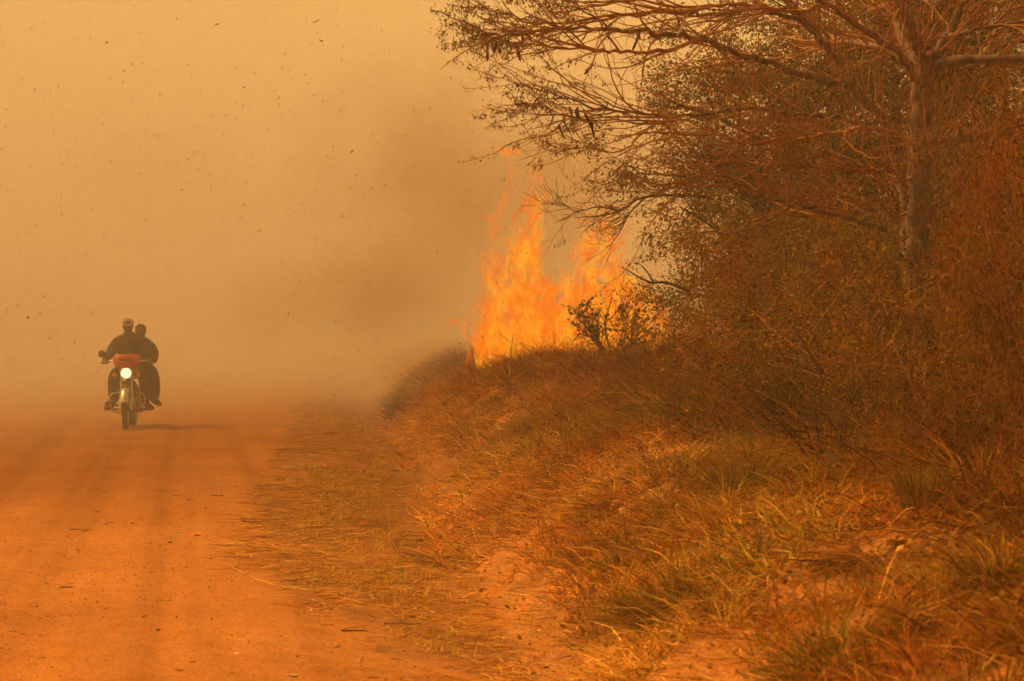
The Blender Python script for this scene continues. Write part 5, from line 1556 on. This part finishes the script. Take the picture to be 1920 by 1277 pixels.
# the darker column of soot that the fire itself sends up, drifting left
def mat_plume(name, col, dens):
    m, n, l, v = mat_volume(name, col, dens, 0.1)
    tc = n.new('ShaderNodeTexCoord'); g = n.new('ShaderNodeNewGeometry')
    nz = n.new('ShaderNodeTexNoise'); nz.inputs['Scale'].default_value = 0.55; nz.inputs['Detail'].default_value = 4
    l.new(g.outputs['Position'], nz.inputs['Vector'])
    ln = n.new('ShaderNodeVectorMath'); ln.operation = 'LENGTH'; l.new(tc.outputs['Object'], ln.inputs[0])
    r = n.new('ShaderNodeMapRange'); r.interpolation_type = 'SMOOTHSTEP'
    r.inputs['From Min'].default_value = 1.0; r.inputs['From Max'].default_value = 0.25
    l.new(ln.outputs['Value'], r.inputs['Value'])
    k = n.new('ShaderNodeMapRange'); k.inputs['From Min'].default_value = 0.36; k.inputs['From Max'].default_value = 0.66
    k.inputs['To Min'].default_value = 0.1; k.inputs['To Max'].default_value = 1.6
    l.new(nz.outputs[0], k.inputs['Value'])
    a = n.new('ShaderNodeMath'); a.operation = 'MULTIPLY'; l.new(r.outputs[0], a.inputs[0]); l.new(k.outputs[0], a.inputs[1])
    b = n.new('ShaderNodeMath'); b.operation = 'MULTIPLY'; b.inputs[1].default_value = dens; l.new(a.outputs[0], b.inputs[0])
    l.new(b.outputs[0], v.inputs['Density'])
    return m


def plume(c, rad, tilt, dens, label):
    mb = MB(); rings = []
    for t in np.linspace(0.04, math.pi - 0.04, 15):
        rings.append([(math.sin(t) * math.cos(a), math.sin(t) * math.sin(a), -math.cos(t)) for a in np.arange(22) * 2 * math.pi / 22])
    mb.loft(rings)
    v = np.concatenate(mb.v)
    v = v * (0.9 + 0.2 * fbm(v[:, 0] * 1.6 + v[:, 1] * 2 + 7, v[:, 2] * 1.6 + 3, 77, 3))[:, None]
    me = mesh_np('smoke_plume', v, [np.array(f) for f in mb.f.values()], smooth=True)
    o = link('smoke_plume', me, mat_plume('soot_smoke', (0.68, 0.49, 0.31), dens), None, c)
    o.scale = rad; o.rotation_euler = (0, tilt, 0)
    return tag(o, label, 'smoke', kind='stuff')


for c_, rad_, tl_, dn_, lab_ in (
        (at(850, 420, 45.5), (3.0, 2.4, 3.4), -32, 0.25, 'darker brown smoke column rising behind the fire and drifting left'),
        (at(720, 250, 48.0), (3.6, 2.6, 1.9), -35, 0.21, 'brown smoke billow drifting high left of the fire'),
        (at(640, 560, 47.0), (3.6, 2.4, 1.5), -12, 0.25, 'low brown smoke billow over the road left of the fire'),
        (at(1080, 330, 46.0), (2.0, 2.0, 2.2), -10, 0.2, 'brown smoke between the fire top and the tree'),
        (at(300, 330, 50.0), (3.0, 2.2, 1.6), 20, 0.09, 'faint brown smoke billow above the motorcycle'),
        (at(800, 700, 42.5), (1.7, 1.4, 0.75), 0, 0.28, 'thin smoke veil over the burnt tip of the bank'),
        (at(60, 600, 48.0), (2.4, 2.2, 1.6), 0, 0.10, 'faint brown smoke billow at the left edge')):
    plume(c_, rad_, math.radians(tl_), dn_, lab_)

zmin = float(V[:, 2].min())
hb = MB()
hv = [(x, y, z) for z in (zmin - 1.0, 18.0) for y in (-90, 430) for x in (-330, 330)]
hf = [(0, 2, 3, 1), (4, 5, 7, 6), (0, 1, 5, 4), (2, 6, 7, 3), (0, 4, 6, 2), (1, 3, 7, 5)]
haze = link('haze', mesh_np('haze', hv, [np.array(hf)]), mat_volume('haze_volume', (0.95, 0.92, 0.88), 0.0022, 0.2)[0])
tag(haze, 'thin even haze of smoke over the whole roadside', 'haze', kind='stuff')
